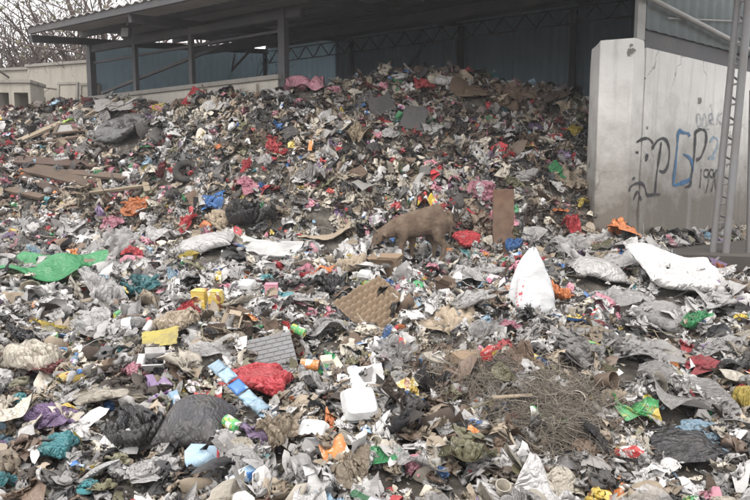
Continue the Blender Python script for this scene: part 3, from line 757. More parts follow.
block_wall("boundary_wall", "lower stained cream wall stepping down to the edge beyond the heap", -130, 28, 73, 14.5, 13.8, 0.2, CREAM, "wall")
block_wall("concrete_bin", "low concrete bay with two dark square openings at the heap's far edge", -14, 30, 83, 12.2, 12.2, 0.5, CREAM, "bin", openings=((0.28, 0.5, 0.72, 0.95), (0.62, 0.94, 0.72, 0.95)))
for i, (x0, x1, yt, Y, lab) in enumerate(((56, 78, 82, 11.9, "square cream concrete panel leaning behind the heap, beside the tyre"), (79, 99, 83, 11.7, "square cream concrete panel leaning nearest the shed's corner post"))):
    a, b = on_ray(x0, yt, Y), on_ray(x1, yt, Y); w = b.x - a.x; h = 0.62
    e = tag(empty("concrete_plate", ((a.x + b.x) / 2, Y, a.z - h), Euler((R(-8), 0, R(-6 + 9 * i)))), lab, "concrete plate")
    mb = MB(); mb.box((0, 0, h / 2), (w, 0.10, h)); link("slab", mb.mesh("slab"), CREAM, e)
    mb = MB(); t = 0.045
    for c, d in (((0, -0.06, h - t / 2), (w, 0.02, t)), ((0, -0.06, 0.1), (w, 0.02, t)), ((-w / 2 + t / 2, -0.06, h / 2 + 0.04), (t, 0.02, h - t - 0.14)), ((w / 2 - t / 2, -0.06, h / 2 + 0.04), (t, 0.02, h - t - 0.14))): mb.box(c, d)
    link("rim", mb.mesh("rim"), RAWCON, e)
BARK = matte("bark", (0.085, 0.062, 0.055), 0.95, 0.2, 8, 0.6, col2=(0.12, 0.095, 0.085))
LEAF = matte("dry_leaf", (0.16, 0.145, 0.08), 0.7, 0.2, 4, 0.1, col2=(0.10, 0.13, 0.06), scale2=0.8)
def tree(name, label, base, hgt, seed, spread, leaves, lean=(0, 0), fork=0.25, stems=1, r0=0.13):
    g = random.Random(seed); mbw = []; tips = []
    wood = MB()
    def grow(p, d, L, r, depth):
        n = 5; pts = [p]; rr = [r]
        for i in range(n):
            d = (d + Vector((g.uniform(-1, 1), g.uniform(-1, 1), g.uniform(-0.7, 0.8))) * 0.17).normalized()
            p = p + d * L / n; pts.append(p); rr.append(r * (1 - 0.42 * (i + 1) / n))
            if depth >= 2 and i >= 2: tips.append((p, r))
        wood.tube(pts, rr, 7 if depth < 2 else 4)
        if depth < 5 and r > 0.007:
            for _ in range(3 if depth < 3 else 2 + (g.random() < 0.4)):
                k = g.randint(2, n); nd = (d + Vector((g.uniform(-1, 1), g.uniform(-1, 1), g.uniform(-0.55, 0.75))) * spread).normalized()
                grow(pts[k], nd, L * g.uniform(0.6, 0.9), rr[k] * g.uniform(0.55, 0.8), depth + 1)
    e = tag(empty(name, base), label, "tree", "trees beyond the cream wall")
    for s_ in range(stems):
        grow(Vector((g.uniform(-.2, .2) * s_, g.uniform(-.2, .2) * s_, 0)), Vector((lean[0] + g.uniform(-.25, .25) * s_, lean[1], 1)).normalized(), hgt * 0.42, r0, 0)
    link("trunk", wood.mesh("trunk", 60), BARK, e)
    if leaves:
        v = []; f = []
        for _ in range(leaves):
            p, _r = g.choice(tips); p = p + Vector((g.gauss(0, .22), g.gauss(0, .22), g.gauss(0, .2))); s_ = g.uniform(0.03, 0.07)
            a = Vector((g.uniform(-1, 1), g.uniform(-1, 1), g.uniform(-1, 1))).normalized(); b = a.orthogonal().normalized(); n0 = len(v)
            v += [p - a * s_, p + b * s_ * 0.5, p + a * s_, p - b * s_ * 0.5]; f.append((n0, n0 + 1, n0 + 2, n0 + 3))
        mb = MB(); mb.add(v, f); link("crown", mb.mesh("crown"), LEAF, e)
    return e
def ground_at(px, Y): v = ray(px, 190); return (v[0] / v[1] * Y, Y, -0.03)
tree("bare_tree", "bare dark tree with two crossing stems rising over the lower cream wall", ground_at(22, 17), 7.2, 3, 0.85, 60, (0.10, 0), stems=4, r0=0.25)
tree("bare_tree", "bare tree leaning away from the shed over the cream wall's middle", ground_at(58, 19), 7.8, 12, 0.9, 80, (-0.45, 0), stems=4, r0=0.26)
tree("bare_tree", "bare tree with dry leaves standing close behind the shed's far corner", ground_at(84, 18), 6.6, 23, 0.95, 260, (0.0, 0), stems=2, r0=0.16)
tree("bare_tree", "bare tree at the far edge with low spreading limbs", ground_at(-20, 18), 7.0, 31, 0.95, 60, (0.45, 0), stems=4, r0=0.24)
tree("bare_tree", "bare tree whose twigs reach over the edge of the roof", ground_at(112, 16.5), 9.2, 61, 0.95, 900, (0.15, 0), stems=3, r0=0.2)
tree("leafy_tree", "dense dull green tree whose crown shows over the roof slope", ground_at(160, 24), 15.5, 44, 0.75, 9000, (0.02, 0), stems=3, r0=0.2)
tree("leafy_tree", "thin grey green tree crown high behind the bare stems", ground_at(105, 30), 15.0, 53, 0.75, 4000, (0.1, 0), stems=2, r0=0.2)
# ------------------------------------------------------------------ unit shapes of hard rubbish (shared meshes)
def mk(mb, name, deg=45): return mb.mesh(name, deg)
def bottle_parts(k):
    """A drinking bottle lying along x, 1 unit long: body, cap, label."""
    pr = [[(0.05, 0.0), (0.135, 0.01), (0.15, 0.05), (0.145, 0.12), (0.15, 0.2), (0.14, 0.27), (0.15, 0.34), (0.15, 0.6), (0.135, 0.7), (0.08, 0.83), (0.05, 0.9), (0.05, 0.94)],
          [(0.08, 0.0), (0.17, 0.01), (0.18, 0.05), (0.18, 0.55), (0.165, 0.68), (0.07, 0.8), (0.06, 0.92)]][k]
    b = MB(); b.lathe(pr, 16); me = b.mesh("bottle_body")
    for v in me.vertices:                                             # crushed flanks
        q = N_B(np.array([v.co.z * 6 + k * 9]), np.array([math.atan2(v.co.y, v.co.x) * 1.1]))[0]
        f = 1 - 0.22 * max(0, q) * smooth(0.05, 0.2, v.co.z) * (1 - smooth(0.6, 0.8, v.co.z)); v.co.x *= f; v.co.y *= f * 0.92
    c = MB(); r = pr[-1][0] * 1.25; z = pr[-1][1]; c.lathe([(r, z - 0.02), (r, z + 0.05), (r * 0.9, z + 0.06)], 14)
    l = MB(); r2 = 0.153 if k == 0 else 0.184; l.lathe([(r2, 0.36 if k == 0 else 0.2), (r2, 0.57 if k == 0 else 0.48)], 18, cap=False)
    out = []
    for m in (me, c.mesh("cap"), l.mesh("label")):
        m.transform(Matrix.Translation((-0.5, 0, 0.15)) @ Matrix.Rotation(R(90), 4, 'Y')); shade(m, 50); out.append(m)
    return out
BOTTLE = [bottle_parts(0), bottle_parts(1)]
def cup_me():
    b = MB(); b.lathe([(0.30, 0.0), (0.31, 0.02), (0.44, 0.96), (0.47, 0.97), (0.47, 1.0), (0.43, 1.0), (0.42, 0.96), (0.29, 0.05), (0.0, 0.05)], 20, cap=False); return b.mesh("cup", 50)
def tub_me():
    b = MB(); b.lathe([(0.36, 0.0), (0.38, 0.01), (0.46, 0.42), (0.5, 0.43), (0.5, 0.47), (0.46, 0.47), (0.44, 0.42), (0.36, 0.04), (0.0, 0.04)], 24, cap=False); return b.mesh("tub", 50)
def can_me():
    b = MB(); b.lathe([(0.28, 0.0), (0.31, 0.02), (0.30, 0.05), (0.30, 0.5), (0.305, 0.52), (0.30, 0.54), (0.30, 0.94), (0.31, 0.97), (0.28, 1.0), (0.26, 0.95), (0.0, 0.95)], 20); m = b.mesh("can")
    m.transform(Matrix.Translation((-0.5, 0, 0.3)) @ Matrix.Rotation(R(90), 4, 'Y')); shade(m, 40); return m
def foam_parts():
    """A takeaway box of white foam: base and a lid a little ajar, with rounded corners."""
    def half(z0, z1, r0, r1, name):
        def rr(s, z): 
            pts = []
            for i in range(24):
                a = 2 * math.pi * (i + 0.5) / 24; c, q = math.cos(a), math.sin(a); e = 0.35
                pts.append((s * math.copysign(abs(c) ** e, c), s * math.copysign(abs(q) ** e, q), z))
            return pts
        v = []; prof = [(r0, z0), (r0 * 1.02, z0 + (z1 - z0) * 0.1), (r1, z1)]
        if z1 > z0: prof = [(r0 * 0.9, z0)] + prof[1:]
        for s, z in prof: v += rr(s, z)
        n = 24; f = [(i * n + k, i * n + (k + 1) % n, (i + 1) * n + (k + 1) % n, (i + 1) * n + k) for i in range(2) for k in range(n)]
        f += [tuple(range(n)), tuple(range(2 * n, 3 * n))]; b = MB(); b.add(v, f); m = b.mesh(name, 35); return m
    base = half(0.0, 0.22, 0.40, 0.48, "base"); lid = half(0.44, 0.245, 0.40, 0.49, "lid")
    lid.transform(Matrix.Translation((0, 0.48, 0.25)) @ Matrix.Rotation(R(-7), 4, 'X') @ Matrix.Translation((0, -0.48, -0.25)))
    return base, lid
FOAM = foam_parts()
def box_me(seed, open_=True, d=(1.0, 0.7, 0.55)):
    """A crushed cardboard carton: four leaning walls, floor, bent flaps."""
    g = random.Random(seed); b = MB(); t = 0.014; x, y, z = d
    b.box((0, 0, t / 2), (x - 0.03, y - 0.03, t))
    for s in (-1, 1):
        b.box((0, s * y / 2, z / 2), (x, t, z), Matrix.Rotation(R(g.uniform(-4, 4)), 3, 'X'))
        b.box((s * (x / 2 - t), 0, z / 2), (t, y - 2 * t, z), Matrix.Rotation(R(g.uniform(-4, 4)), 3, 'Y'))
        if open_:
            a = R(g.uniform(20, 75)); L = y * 0.45
            b.box((0, s * (y / 2 + math.cos(a) * L / 2), z + math.sin(a) * L / 2 - 0.005), (x * 0.97, L, t), Matrix.Rotation(s * a, 3, 'X'))
            a = R(g.uniform(-20, 70)); L = y * 0.4
            b.box((s * (x / 2 + math.cos(a) * L / 2), 0, z + math.sin(a) * L / 2 - 0.005), (L, y * 0.94, t), Matrix.Rotation(-s * a, 3, 'Y'))
    if not open_: b.box((0, 0, z), (x * 0.985, y * 0.98, t), Matrix.Rotation(R(2), 3, 'X'))
    return b.mesh("carton")
BOX = [box_me(i, i % 3 != 2) for i in range(6)]
def board_me(seed, d=(1.0, 0.7), fold=0.6, thick=0.012):
    """A torn, bent piece of cardboard with real thickness."""
    g = random.Random(seed); nu, nv = 22, 16; P = np.zeros((nu, nv, 3)); n = Noise2(seed + 300)
    f0 = g.uniform(-0.15, 0.2); a = R(g.uniform(15, 60)) * fold; sk = g.uniform(-0.3, 0.3)
    i, k = np.meshgrid(np.linspace(-0.5, 0.5, nu), np.linspace(-0.5, 0.5, nv), indexing='ij')
    x = i * d[0] * (1 + 0.06 * n(k * 5, i * 0)); y = k * d[1] * (1 + 0.08 * n(i * 5 + 9, k * 0)); z = 0.05 * n(i * 2 + 4, k * 2) + 0.02 * n(i * 7, k * 7 + 3)
    e = x + sk * y - f0; up = np.maximum(e, 0)
    P[..., 0] = np.where(e > 0, x - up * (1 - math.cos(a)), x); P[..., 1] = y; P[..., 2] = z + up * math.sin(a) + 0.04
    if seed < 70:                                                    # a torn corner or notch
        m_ = n(i * 3 + 2, k * 3 + 5); P[..., 0] += np.where(k > 0.3, -0.12 * np.maximum(0, m_) * (i > 0.2), 0); P[..., 1] += 0.03 * n(i * 14, k * 2) * (abs(k) > 0.42); P[..., 0] += 0.03 * n(i * 2, k * 14) * (abs(i) > 0.42)
    return grid_mesh("board", P, thick=thick, deg=40)
BOARD = [board_me(i) for i in range(10)]
def slipper_me():
    b = MB(); o = []
    for k in range(24):
        a = 2 * math.pi * k / 24; x = math.cos(a); y = math.sin(a) * (0.19 + 0.035 * math.cos(a - 0.3)) - 0.02 * math.cos(2 * a); o.append((x * 0.5, y))
    b.prism(o, 0.0, 0.07); return b.mesh("sole", 40)
def strap_me():
    b = MB(); b.tube([(-0.02, -0.18, 0.07), (0.10, -0.12, 0.13), (0.30, 0.01, 0.09), (0.10, 0.13, 0.13), (-0.02, 0.18, 0.07)], 0.022, 6); return b.mesh("strap", 60)
def stick_me(seed):
    g = random.Random(seed); b = MB(); pts = [(-0.5 + i / 6, g.uniform(-.025, .025), 0.02 + g.uniform(-.01, .02)) for i in range(7)]
    b.tube(pts, [0.016 + g.uniform(-.004, .006) for _ in pts], 6); return b.mesh("stick", 50)
def plank_me(seed):
    g = random.Random(seed); b = MB(); w = g.uniform(0.08, 0.16); n = 8; v = []; f = []
    for i in range(n + 1):
        x = -0.5 + i / n; j = g.uniform(-.006, .006); e = g.uniform(-.03, .03) if i in (0, n) else 0
        v += [(x + e, -w / 2 + j, 0), (x - e, w / 2 + j, 0), (x - e, w / 2 + j, 0.03), (x + e, -w / 2 + j, 0.03)]
    for i in range(n): f += [(4 * i + q, 4 * i + (q + 1) % 4, 4 * i + 4 + (q + 1) % 4, 4 * i + 4 + q) for q in range(4)]
    f += [(3, 2, 1, 0), tuple(4 * n + q for q in range(4))]; b.add(v, f); return b.mesh("plank")
def husk_me(seed):
    b = bmesh.new(); bmesh.ops.create_icosphere(b, subdivisions=3, radius=0.5); n = Noise2(seed + 900); g = random.Random(seed); cut = g.uniform(0.05, 0.3)
    for v in b.verts:
        q = v.co.copy(); k = n(np.array([q.x * 3 + 7]), np.array([q.y * 3 + q.z * 2]))[0]; v.co *= 1 + 0.13 * k; v.co.x *= 1.25
        if v.co.z > cut: v.co.z = cut - (v.co.z - cut) * 0.7
    me = bpy.data.meshes.new("husk"); b.to_mesh(me); b.free(); me.transform(Matrix.Translation((0, 0, 0.3))); shade(me, 50); return me
def frond_me(seed):
    g = random.Random(seed); P = np.zeros((22, 5, 3)); ph = g.uniform(0, 6)
    for i in range(22):
        u = i / 21; w = 0.11 * math.sin(math.pi * min(1, u * 0.93 + 0.05)) ** 0.7
        for k in range(5):
            q = (k - 2) / 2; P[i, k] = (u - 0.5, q * w + 0.08 * math.sin(3 * u + ph), 0.06 + 0.05 * math.sin(5 * u + ph) + abs(q) * w * 0.6 + 0.012 * math.sin(17 * u + k))
    return grid_mesh("frond", P, deg=60)
CUP, TUB, CAN, SOLE, STRAP = cup_me(), tub_me(), can_me(), slipper_me(), strap_me()
STICK = [stick_me(i) for i in range(5)]; PLANK = [plank_me(i) for i in range(5)]; HUSK = [husk_me(i) for i in range(4)]; FROND = [frond_me(i) for i in range(5)]
def carton_me():
    b = MB(); b.box((0, 0, 0.16), (0.7, 0.34, 0.32)); b.add([(0.35, -0.17, 0), (0.35, 0.17, 0), (0.35, 0.17, 0.32), (0.35, -0.17, 0.32), (0.55, -0.17, 0.16), (0.55, 0.17, 0.16), (0.62, -0.17, 0.16), (0.62, 0.17, 0.16)],
        [(0, 1, 5, 4), (3, 4, 5, 2), (4, 5, 7, 6), (0, 4, 3), (1, 2, 5)]); return b.mesh("drink_carton")
DRINK = carton_me()
PRINTS = [printed("red and yellow print", [(0.45, 0.05, 0.05), (0.6, 0.45, 0.06), (0.7, 0.7, 0.68)], (0.42, 0.05, 0.05)),
          printed("green and white print", [(0.07, 0.3, 0.1), (0.65, 0.66, 0.6), (0.55, 0.42, 0.08)], (0.08, 0.32, 0.12)),
          printed("blue and white print", [(0.05, 0.16, 0.42), (0.6, 0.63, 0.66), (0.3, 0.45, 0.6)], (0.62, 0.63, 0.65)),
          printed("yellow and brown print", [(0.58, 0.42, 0.08), (0.25, 0.10, 0.05), (0.66, 0.6, 0.45)], (0.55, 0.4, 0.09)),
          printed("pink and white print", [(0.55, 0.18, 0.28), (0.66, 0.62, 0.62), (0.3, 0.1, 0.25)], (0.62, 0.58, 0.58)),
          printed("silver and purple print", [(0.35, 0.34, 0.37), (0.2, 0.1, 0.27), (0.6, 0.6, 0.62)], (0.38, 0.38, 0.40)),
          printed("orange and black print", [(0.55, 0.2, 0.04), (0.04, 0.04, 0.04), (0.62, 0.58, 0.5)], (0.52, 0.18, 0.05))]
PRINT_WORD = ["red and yellow", "green and white", "blue and white", "yellow and brown", "pink and white", "silver and purple", "orange and black"]
# ------------------------------------------------------------------ single pieces that can be told apart in the photograph
FOOT = []; REFS = []; HERO = []                                                  # footprints kept clear of scraps; landmarks for describing the rest
def note(p, r, ref):
    FOOT.append((p[0], p[1], r)); HERO.append((p[0], p[1], p[2], r))
    if ref: REFS.append((Vector(p), ref))
def bounds(me):
    c = np.empty(len(me.vertices) * 3); me.vertices.foreach_get("co", c); c = c.reshape(-1, 3); return c.min(0), c.max(0)
def soft(name, label, cat, me, mat, x0, y0, x1, y1, ref=None, yaw=0.0, dr=0.75, lift=0.03, tilt=0.0, group=None, hmin=0.16):
    """Lay a crumpled or filled piece on the heap so that it is as wide and high as it looks from the road."""
    p = at((x0 + x1) / 2, y1 - 0.12 * (y1 - y0)); k = scale_at(p); w = (x1 - x0) / k; H = (y1 - y0) / k
    n = normal(p[0], p[1] + 0.1)
    v = Vector(EYE) - Vector(p); v.normalize(); s = max(0.08, n.dot(v)); d = w * dr
    if d * s > 0.85 * H: d = 0.85 * H / s
    hh = max(hmin * w, (H - d * s * 0.8) / max(0.35, math.sqrt(1 - s * s)))
    lo, hi = bounds(me); e = hi - lo
    if abs(math.sin(yaw)) > 0.7: e = np.array([e[1], e[0], e[2]])
    sc = [w / e[0], d / e[1], hh / e[2]]
    if abs(math.sin(yaw)) > 0.7: sc = [sc[1], sc[0], sc[2]]
    dv = Vector((0, 1, 0)); dv = (dv - n * dv.dot(n)).normalized()
    loc = Vector(p) + dv * d * 0.45 + n * lift
    if tilt == 0.0:                                                  # filled things stand up, thin ones follow the slope
        n2 = (n + Vector((0, 0, 0.6))).normalized() if hh > 0.45 * w else n
    else: n2 = n
    o = link(name, me, mat, None, loc, orient(n2, yaw, tilt, 0), sc)
    tag(o, label, cat, group); note(loc, w * 0.42, ref); return o
def stand(name, label, cat, me, mat, x0, y0, x1, y1, ref=None, tilt=0.0, yaw=0.0, roll=0.0, lift=0.0, group=None, fit='w', sx=None, root=False):
    """Set a rigid piece on the heap, its near edge at row y1; tilt raises its far edge, roll turns it in its own face."""
    p = at((x0 + x1) / 2, y1); k = scale_at(p); lo, hi = bounds(me) if me else (np.array([-.5, -.5, 0]), np.array([.5, .5, .5])); e = hi - lo
    sc = (x1 - x0) / k / e[0] if fit == 'w' else (y1 - y0) / k / e[2]
    m = Matrix.Rotation(yaw, 3, 'Z') @ Matrix.Rotation(tilt, 3, 'X') @ Matrix.Rotation(roll, 3, 'Z')
    f = m @ Vector((0, -lo[1] * sc, 0)) if fit == 'w' else Vector((0, 0, 0))
    loc = Vector(p) + f + Vector((0, 0, lift))
    if root: o = empty(name, loc, m); o.scale = (sc,) * 3
    else: o = link(name, me, mat, None, loc, m, (sc if sx is None else sc * sx, sc, sc))
    tag(o, label, cat, group); note(loc, (x1 - x0) / k * 0.42, ref); return o

# --- filled sacks, bags and films, row by row: (shape, index, name, label, category, material, x0, y0, x1, y1, landmark phrase)
def S(L, i, name, label, cat, c, box, ref=None, **kw): return soft(name, label, cat, L[i % len(L)], pm(*c) if isinstance(c, tuple) else c, *box, ref=ref, **kw)
P_, F_, CL, CD = 'plastic', 'film', 'cloth', 'card'
S([grid_mesh("green_sheet", outline(finer(SHEET[2]), 990, 0.66))], 0, "plastic_sheet", "bright green plastic sheet spread wide over pale litter", "plastic sheet", plastic('vivid green film', (0.075, 0.37, 0.15), 0.3, 0.15, film=0.3), (-8, 252, 88, 288), "bright green sheet", dr=0.6, hmin=0.2)
S(FILM_ME, 0, "plastic_bag", "large milky white bag bunched up against the bright green sheet", "plastic bag", ('white', 'clear'), (62, 268, 118, 312), "milky white bag")
S(FILM_ME, 1, "plastic_film", "blue green plastic film draped beside the milky white bag", "plastic film", ('teal', F_), (112, 276, 162, 302), "blue green film", dr=0.6)
S(KNOT_ME, 2, "refuse_bag", "bulging tan bag behind the dull yellow plastic tray", "bag", ('tan', P_), (148, 312, 198, 342), "bulging tan bag")
S(KNOT_ME, 0, "refuse_bag", "knotted red plastic sack beside the brick patterned panel", "bag", ('red', P_), (220, 364, 287, 406), "red plastic sack")
S(KNOT_ME, 1, "refuse_bag", "glossy black bag slumped against the big dark woven sack", "bag", plastic('glossy black', (0.016, 0.016, 0.018), 0.22, 0.25, wrinkle=0.5), (98, 414, 160, 468), "glossy black bag", dr=1.0, hmin=0.25)
S(SACK_ME, 3, "woven_sack", "big dark grey woven sack, bulging, close to the road", "sack", plastic('dusty black weave', (0.04, 0.04, 0.044), 0.4, 0.5, wrinkle=0.45), (152, 396, 224, 466), "dark woven sack", dr=1.1, hmin=0.2)
S(FILM_ME, 16, "refuse_bag", "big cream bag with soft folds behind the glossy black bag", "bag", ('cream', F_), (62, 382, 144, 432), "big cream bag")
S(FILM_ME, 6, "plastic_bag", "crumpled white bag standing next to the orange folder", "plastic bag", ('white', F_), (298, 364, 328, 402), "bag by the folder")
S(SHEET_ME, 5, "food_wrapper", "green and white printed wrapper lying open on the straw", "wrapper", PRINTS[1], (534, 415, 572, 441), "green straw wrapper")
S(SHEET_ME, 7, "food_wrapper", "long green and white wrapper beyond the straw, half under grey film", "wrapper", PRINTS[1], (616, 402, 664, 433), "long green wrapper")
S(KNOT_ME, 6, "refuse_bag", "round dull yellow bag at the edge of the grey film", "bag", ('yellow', P_), (736, 389, 758, 419), "round yellow bag")
S(DRAPE_ME, 2, "plastic_film", "broad black plastic film sagging over litter close to the road", "plastic film", ('black', P_), (655, 434, 765, 476), "broad black film", dr=0.7)
S(FILM_ME, 11, "plastic_bag", "pale blue bag caught at the edge of the broad black film", "plastic bag", ('light blue', F_), (674, 428, 728, 458), "pale blue bag")
S(FILM_ME, 12, "plastic_film", "scrap of turquoise film at the dump's near corner", "plastic film", ('teal', P_), (-8, 478, 16, 502))
S(FILM_ME, 13, "plastic_bag", "orange red bag crumpled against the upright white sack", "plastic bag", ('orange', P_), (544, 278, 578, 308), "orange red bag")
S(KNOT_ME, 7, "refuse_bag", "small round bright blue bag behind the upright white sack", "bag", ('blue', P_), (507, 238, 525, 256), "round blue bag")
S(SACK_ME, 7, "woven_sack", "large flat white sack lying before the lattice mast", "sack", ('white', P_), (643, 263, 740, 303), "flat white sack", dr=0.85, hmin=0.16)
S(FILM_ME, 14, "plastic_bag", "pale crumpled bag between the pillar and the upright white sack", "plastic bag", ('white', F_), (554, 244, 608, 282), "pale crumpled bag")
S(SACK_ME, 4, "plastic_sack", "long pale grey plastic sack lying towards the flat white sack", "sack", ('pale grey', P_), (572, 262, 632, 288), "long pale sack")
S(FILM_ME, 15, "plastic_bag", "vivid green bag twisted on top of grey film", "plastic bag", ('green', P_), (688, 313, 718, 336), "vivid green bag")
S(KNOT_ME, 8, "refuse_bag", "bulging clear bag of mixed rubbish beside the vivid green bag", "bag", ('pale grey', 'clear'), (636, 308, 700, 340), "bulging clear bag")
S(SACK_ME, 6, "plastic_sack", "rolled white plastic sack beside the flat foam board", "sack", ('white', P_), (174, 235, 234, 258), "rolled white sack", dr=0.5)
S(KNOT_ME, 1, "refuse_bag", "upright black bag at the foot of the heap", "bag", ('black', P_), (228, 202, 264, 236), "upright black bag")
S(FILM_ME, 16, "plastic_bag", "dark grey bag leaning on the upright black bag", "plastic bag", ('dark grey', P_), (258, 204, 284, 236))
S(FILM_ME, 17, "plastic_bag", "rose red bag above the rolled white sack", "plastic bag", ('red', F_), (174, 216, 203, 239), "rose red bag")
S(FILM_ME, 18, "rag", "teal blue rag dropped at the foot of the heap", "rag", ('blue', CL), (201, 194, 231, 213), "teal blue rag")
S(FILM_ME, 19, "plastic_bag", "pink bag on pale litter near the cement coloured films", "plastic bag", ('pink', F_), (103, 217, 128, 233), "pale pink bag")
S(FILM_ME, 20, "plastic_bag", "bright orange bag below the fallen planks", "plastic bag", ('orange', F_), (116, 201, 150, 219), "bright orange bag")
S(FILM_ME, 21, "plastic_bag", "small scarlet bag behind the bright green sheet", "plastic bag", ('red', P_), (119, 246, 143, 260), "small scarlet bag")
S(FILM_ME, 22, "plastic_bag", "pink and red bag flattened between the scarlet bag and the blue green film", "plastic bag", ('pink', P_), (110, 257, 142, 271))
S(FILM_ME, 23, "plastic_bag", "small crimson bag near the dump's edge above the green sheet", "plastic bag", ('red', P_), (40, 243, 60, 256))
S(FILM_ME, 3, "plastic_bag", "crimson bag lying in front of the flat foam board", "plastic bag", ('red', F_), (260, 259, 290, 280), "crimson bag")
S(KNOT_ME, 5, "refuse_bag", "red bag lying just behind the goat's tail", "bag", ('red', P_), (448, 232, 480, 251), "red bag by the goat")
S(FILM_ME, 4, "plastic_bag", "coral pink bag on the litter under the goat's hind feet", "plastic bag", ('pink', P_), (418, 263, 448, 279), "coral pink bag")
S(FILM_ME, 5, "plastic_bag", "black plastic bag in front of the tan paper bag", "plastic bag", ('black', P_), (312, 271, 347, 301), "black crumpled bag")
S(FILM_ME, 9, "paper_bag", "tan paper bag crumpled beside the goat's muzzle", "paper bag", ('tan', CD), (328, 250, 366, 282), "tan paper bag", dr=0.6)
S(KNOT_ME, 9, "refuse_bag", "big slumped dark grey sack high on the far slope", "bag", ('dark grey', P_), (90, 117, 158, 149), "slumped dark sack")
S(FILM_ME, 7, "blanket", "grey blanket thrown over the slumped dark grey sack", "blanket", ('grey', CL), (92, 110, 138, 127), dr=0.8, lift=0.16)
S(FILM_ME, 8, "plastic_bag", "scarlet bag on the crest beside a white one", "plastic bag", ('red', P_), (412, 78, 438, 98), "scarlet crest bag")
S(KNOT_ME, 3, "refuse_bag", "round white bag on the crest beside a scarlet one", "bag", ('white', P_), (435, 76, 457, 93), "white crest bag")
S(SHEET_ME, 9, "plastic_sheet", "rose red sheet spread on the crest by the thick post", "plastic sheet", ('pink', P_), (284, 77, 324, 97), "rose crest sheet")
S(KNOT_ME, 6, "refuse_bag", "white bag on the crest just before the thick post", "bag", ('white', F_), (276, 73, 295, 87))
S(FILM_ME, 10, "plastic_bag", "magenta bag below the rose red crest sheet", "plastic bag", ('pink', P_), (293, 99, 309, 113))
S(FILM_ME, 16, "refuse_bag", "widest of three earth brown sacks on the heap's shadowy shoulder", "bag", ('brown', CL), (452, 86, 500, 110), "widest brown sack")
S(FILM_ME, 19, "refuse_bag", "middle one of three earth brown sacks on the heap's shoulder", "bag", ('brown', CL), (498, 84, 545, 112))
S(FILM_ME, 22, "refuse_bag", "earth brown sack nearest the pillar on the heap's shoulder", "bag", ('dark brown', CL), (538, 88, 576, 116), "brown shoulder sack")
S(FILM_ME, 2, "plastic_bag", "red bag at the heap's foot close to the pillar", "plastic bag", ('red', P_), (560, 216, 579, 238), "red bag by the pillar")
S(FILM_ME, 24, "plastic_bag", "orange bag halfway up the heap close to the pillar", "plastic bag", ('orange', P_), (553, 207, 570, 220))
S(FILM_ME, 25, "plastic_bag", "yellow bag against the lower edge of the pillar", "plastic bag", ('yellow', P_), (576, 196, 592, 211), "yellow bag by pillar")
S(FILM_ME, 0, "rag", "white rag on the heap above the red bag by the pillar", "rag", ('white', CL), (546, 182, 567, 198), "white rag")
S(SHEET_ME, 1, "plastic_sheet", "pale grey sheet hanging down the middle of the heap", "plastic sheet", ('pale grey', F_), (307, 165, 327, 192), "hanging pale sheet")
S(FILM_ME, 3, "rag", "pink and white rag on the heap in front of the goat's neck", "rag", PRINTS[4], (368, 212, 389, 233), "pink white rag")
S(SHEET_ME, 4, "food_wrapper", "red and yellow wrapper on the heap just above the goat's back", "wrapper", PRINTS[0], (416, 193, 436, 211), "red yellow wrapper")
S(FILM_ME, 6, "plastic_bag", "pink bag half under litter before the upright white sack", "plastic bag", ('pink', F_), (497, 317, 526, 340), "pink buried bag")
S(FILM_ME, 7, "plastic_bag", "flat white bag in front of the bulging clear bag", "plastic bag", ('white', F_), (630, 322, 671, 341), "flat white bag")
S(FILM_ME, 8, "plastic_bag", "black and yellow bag on the ground at the graffiti wall", "plastic bag", PRINTS[6], (634, 239, 664, 255), "bag at the wall")
S(FILM_ME, 9, "rag", "faded dark red rag on grey film by the lattice mast's side", "rag", ('dark red', CL), (683, 359, 728, 381), "dark red rag")
S(DRAPE_ME, 3, "plastic_film", "wide pale grey film crumpled behind the straw", "plastic film", ('pale grey', 'clear'), (596, 334, 684, 376), "wide grey film", hmin=0.2)
S(DRAPE_ME, 4, "plastic_film", "long grey film stretched towards the round yellow bag", "plastic film", ('grey', F_), (655, 378, 748, 432), "long grey film", dr=1.0)
S(FILM_ME, 20, "plastic_film", "grey film bunched behind the brown and cream cups", "plastic film", ('grey', F_), (548, 340, 606, 374), "bunched grey film")
S(FILM_ME, 22, "rag", "black cloth twisted in front of the foam boxes", "rag", ('black', CL), (384, 408, 430, 450), "twisted black cloth")
S(SHEET_ME, 10, "plastic_sheet", "dark green plastic scrap near the twisted black cloth", "plastic sheet", ('green', P_), (364, 454, 402, 475), "dark green scrap")
S(FILM_ME, 12, "plastic_bag", "pale purple bag near the road below the big cream bag", "plastic bag", ('purple', F_), (18, 408, 68, 442), "pale purple bag")
S(KNOT_ME, 0, "refuse_bag", "dark teal bag in front of the pale purple bag", "bag", ('teal', P_), (24, 438, 70, 474), "dark teal bag")
S(KNOT_ME, 3, "refuse_bag", "big grey cream bag full of rubbish behind the pale purple bag", "bag", ('cream', P_), (0, 342, 54, 388), "grey cream bag")
S(FILM_ME, 13, "plastic_bag", "black bag behind the grey cream bag", "plastic bag", ('black', P_), (-6, 326, 42, 350), "black bag behind")
S(FILM_ME, 18, "plastic_bag", "magenta pink bag tucked beside the white carton", "plastic bag", ('pink', P_), (114, 364, 138, 386))
S(FILM_ME, 19, "plastic_bag", "milky bag bunched between the pale pink bag and the rolled sack", "plastic bag", ('white', 'clear'), (95, 228, 148, 260), "bunched milky bag")
S(FILM_ME, 21, "plastic_bag", "bunched clear bag above the coral pink bag's far side", "plastic bag", ('white', 'clear'), (445, 262, 500, 292), "bunched clear bag")
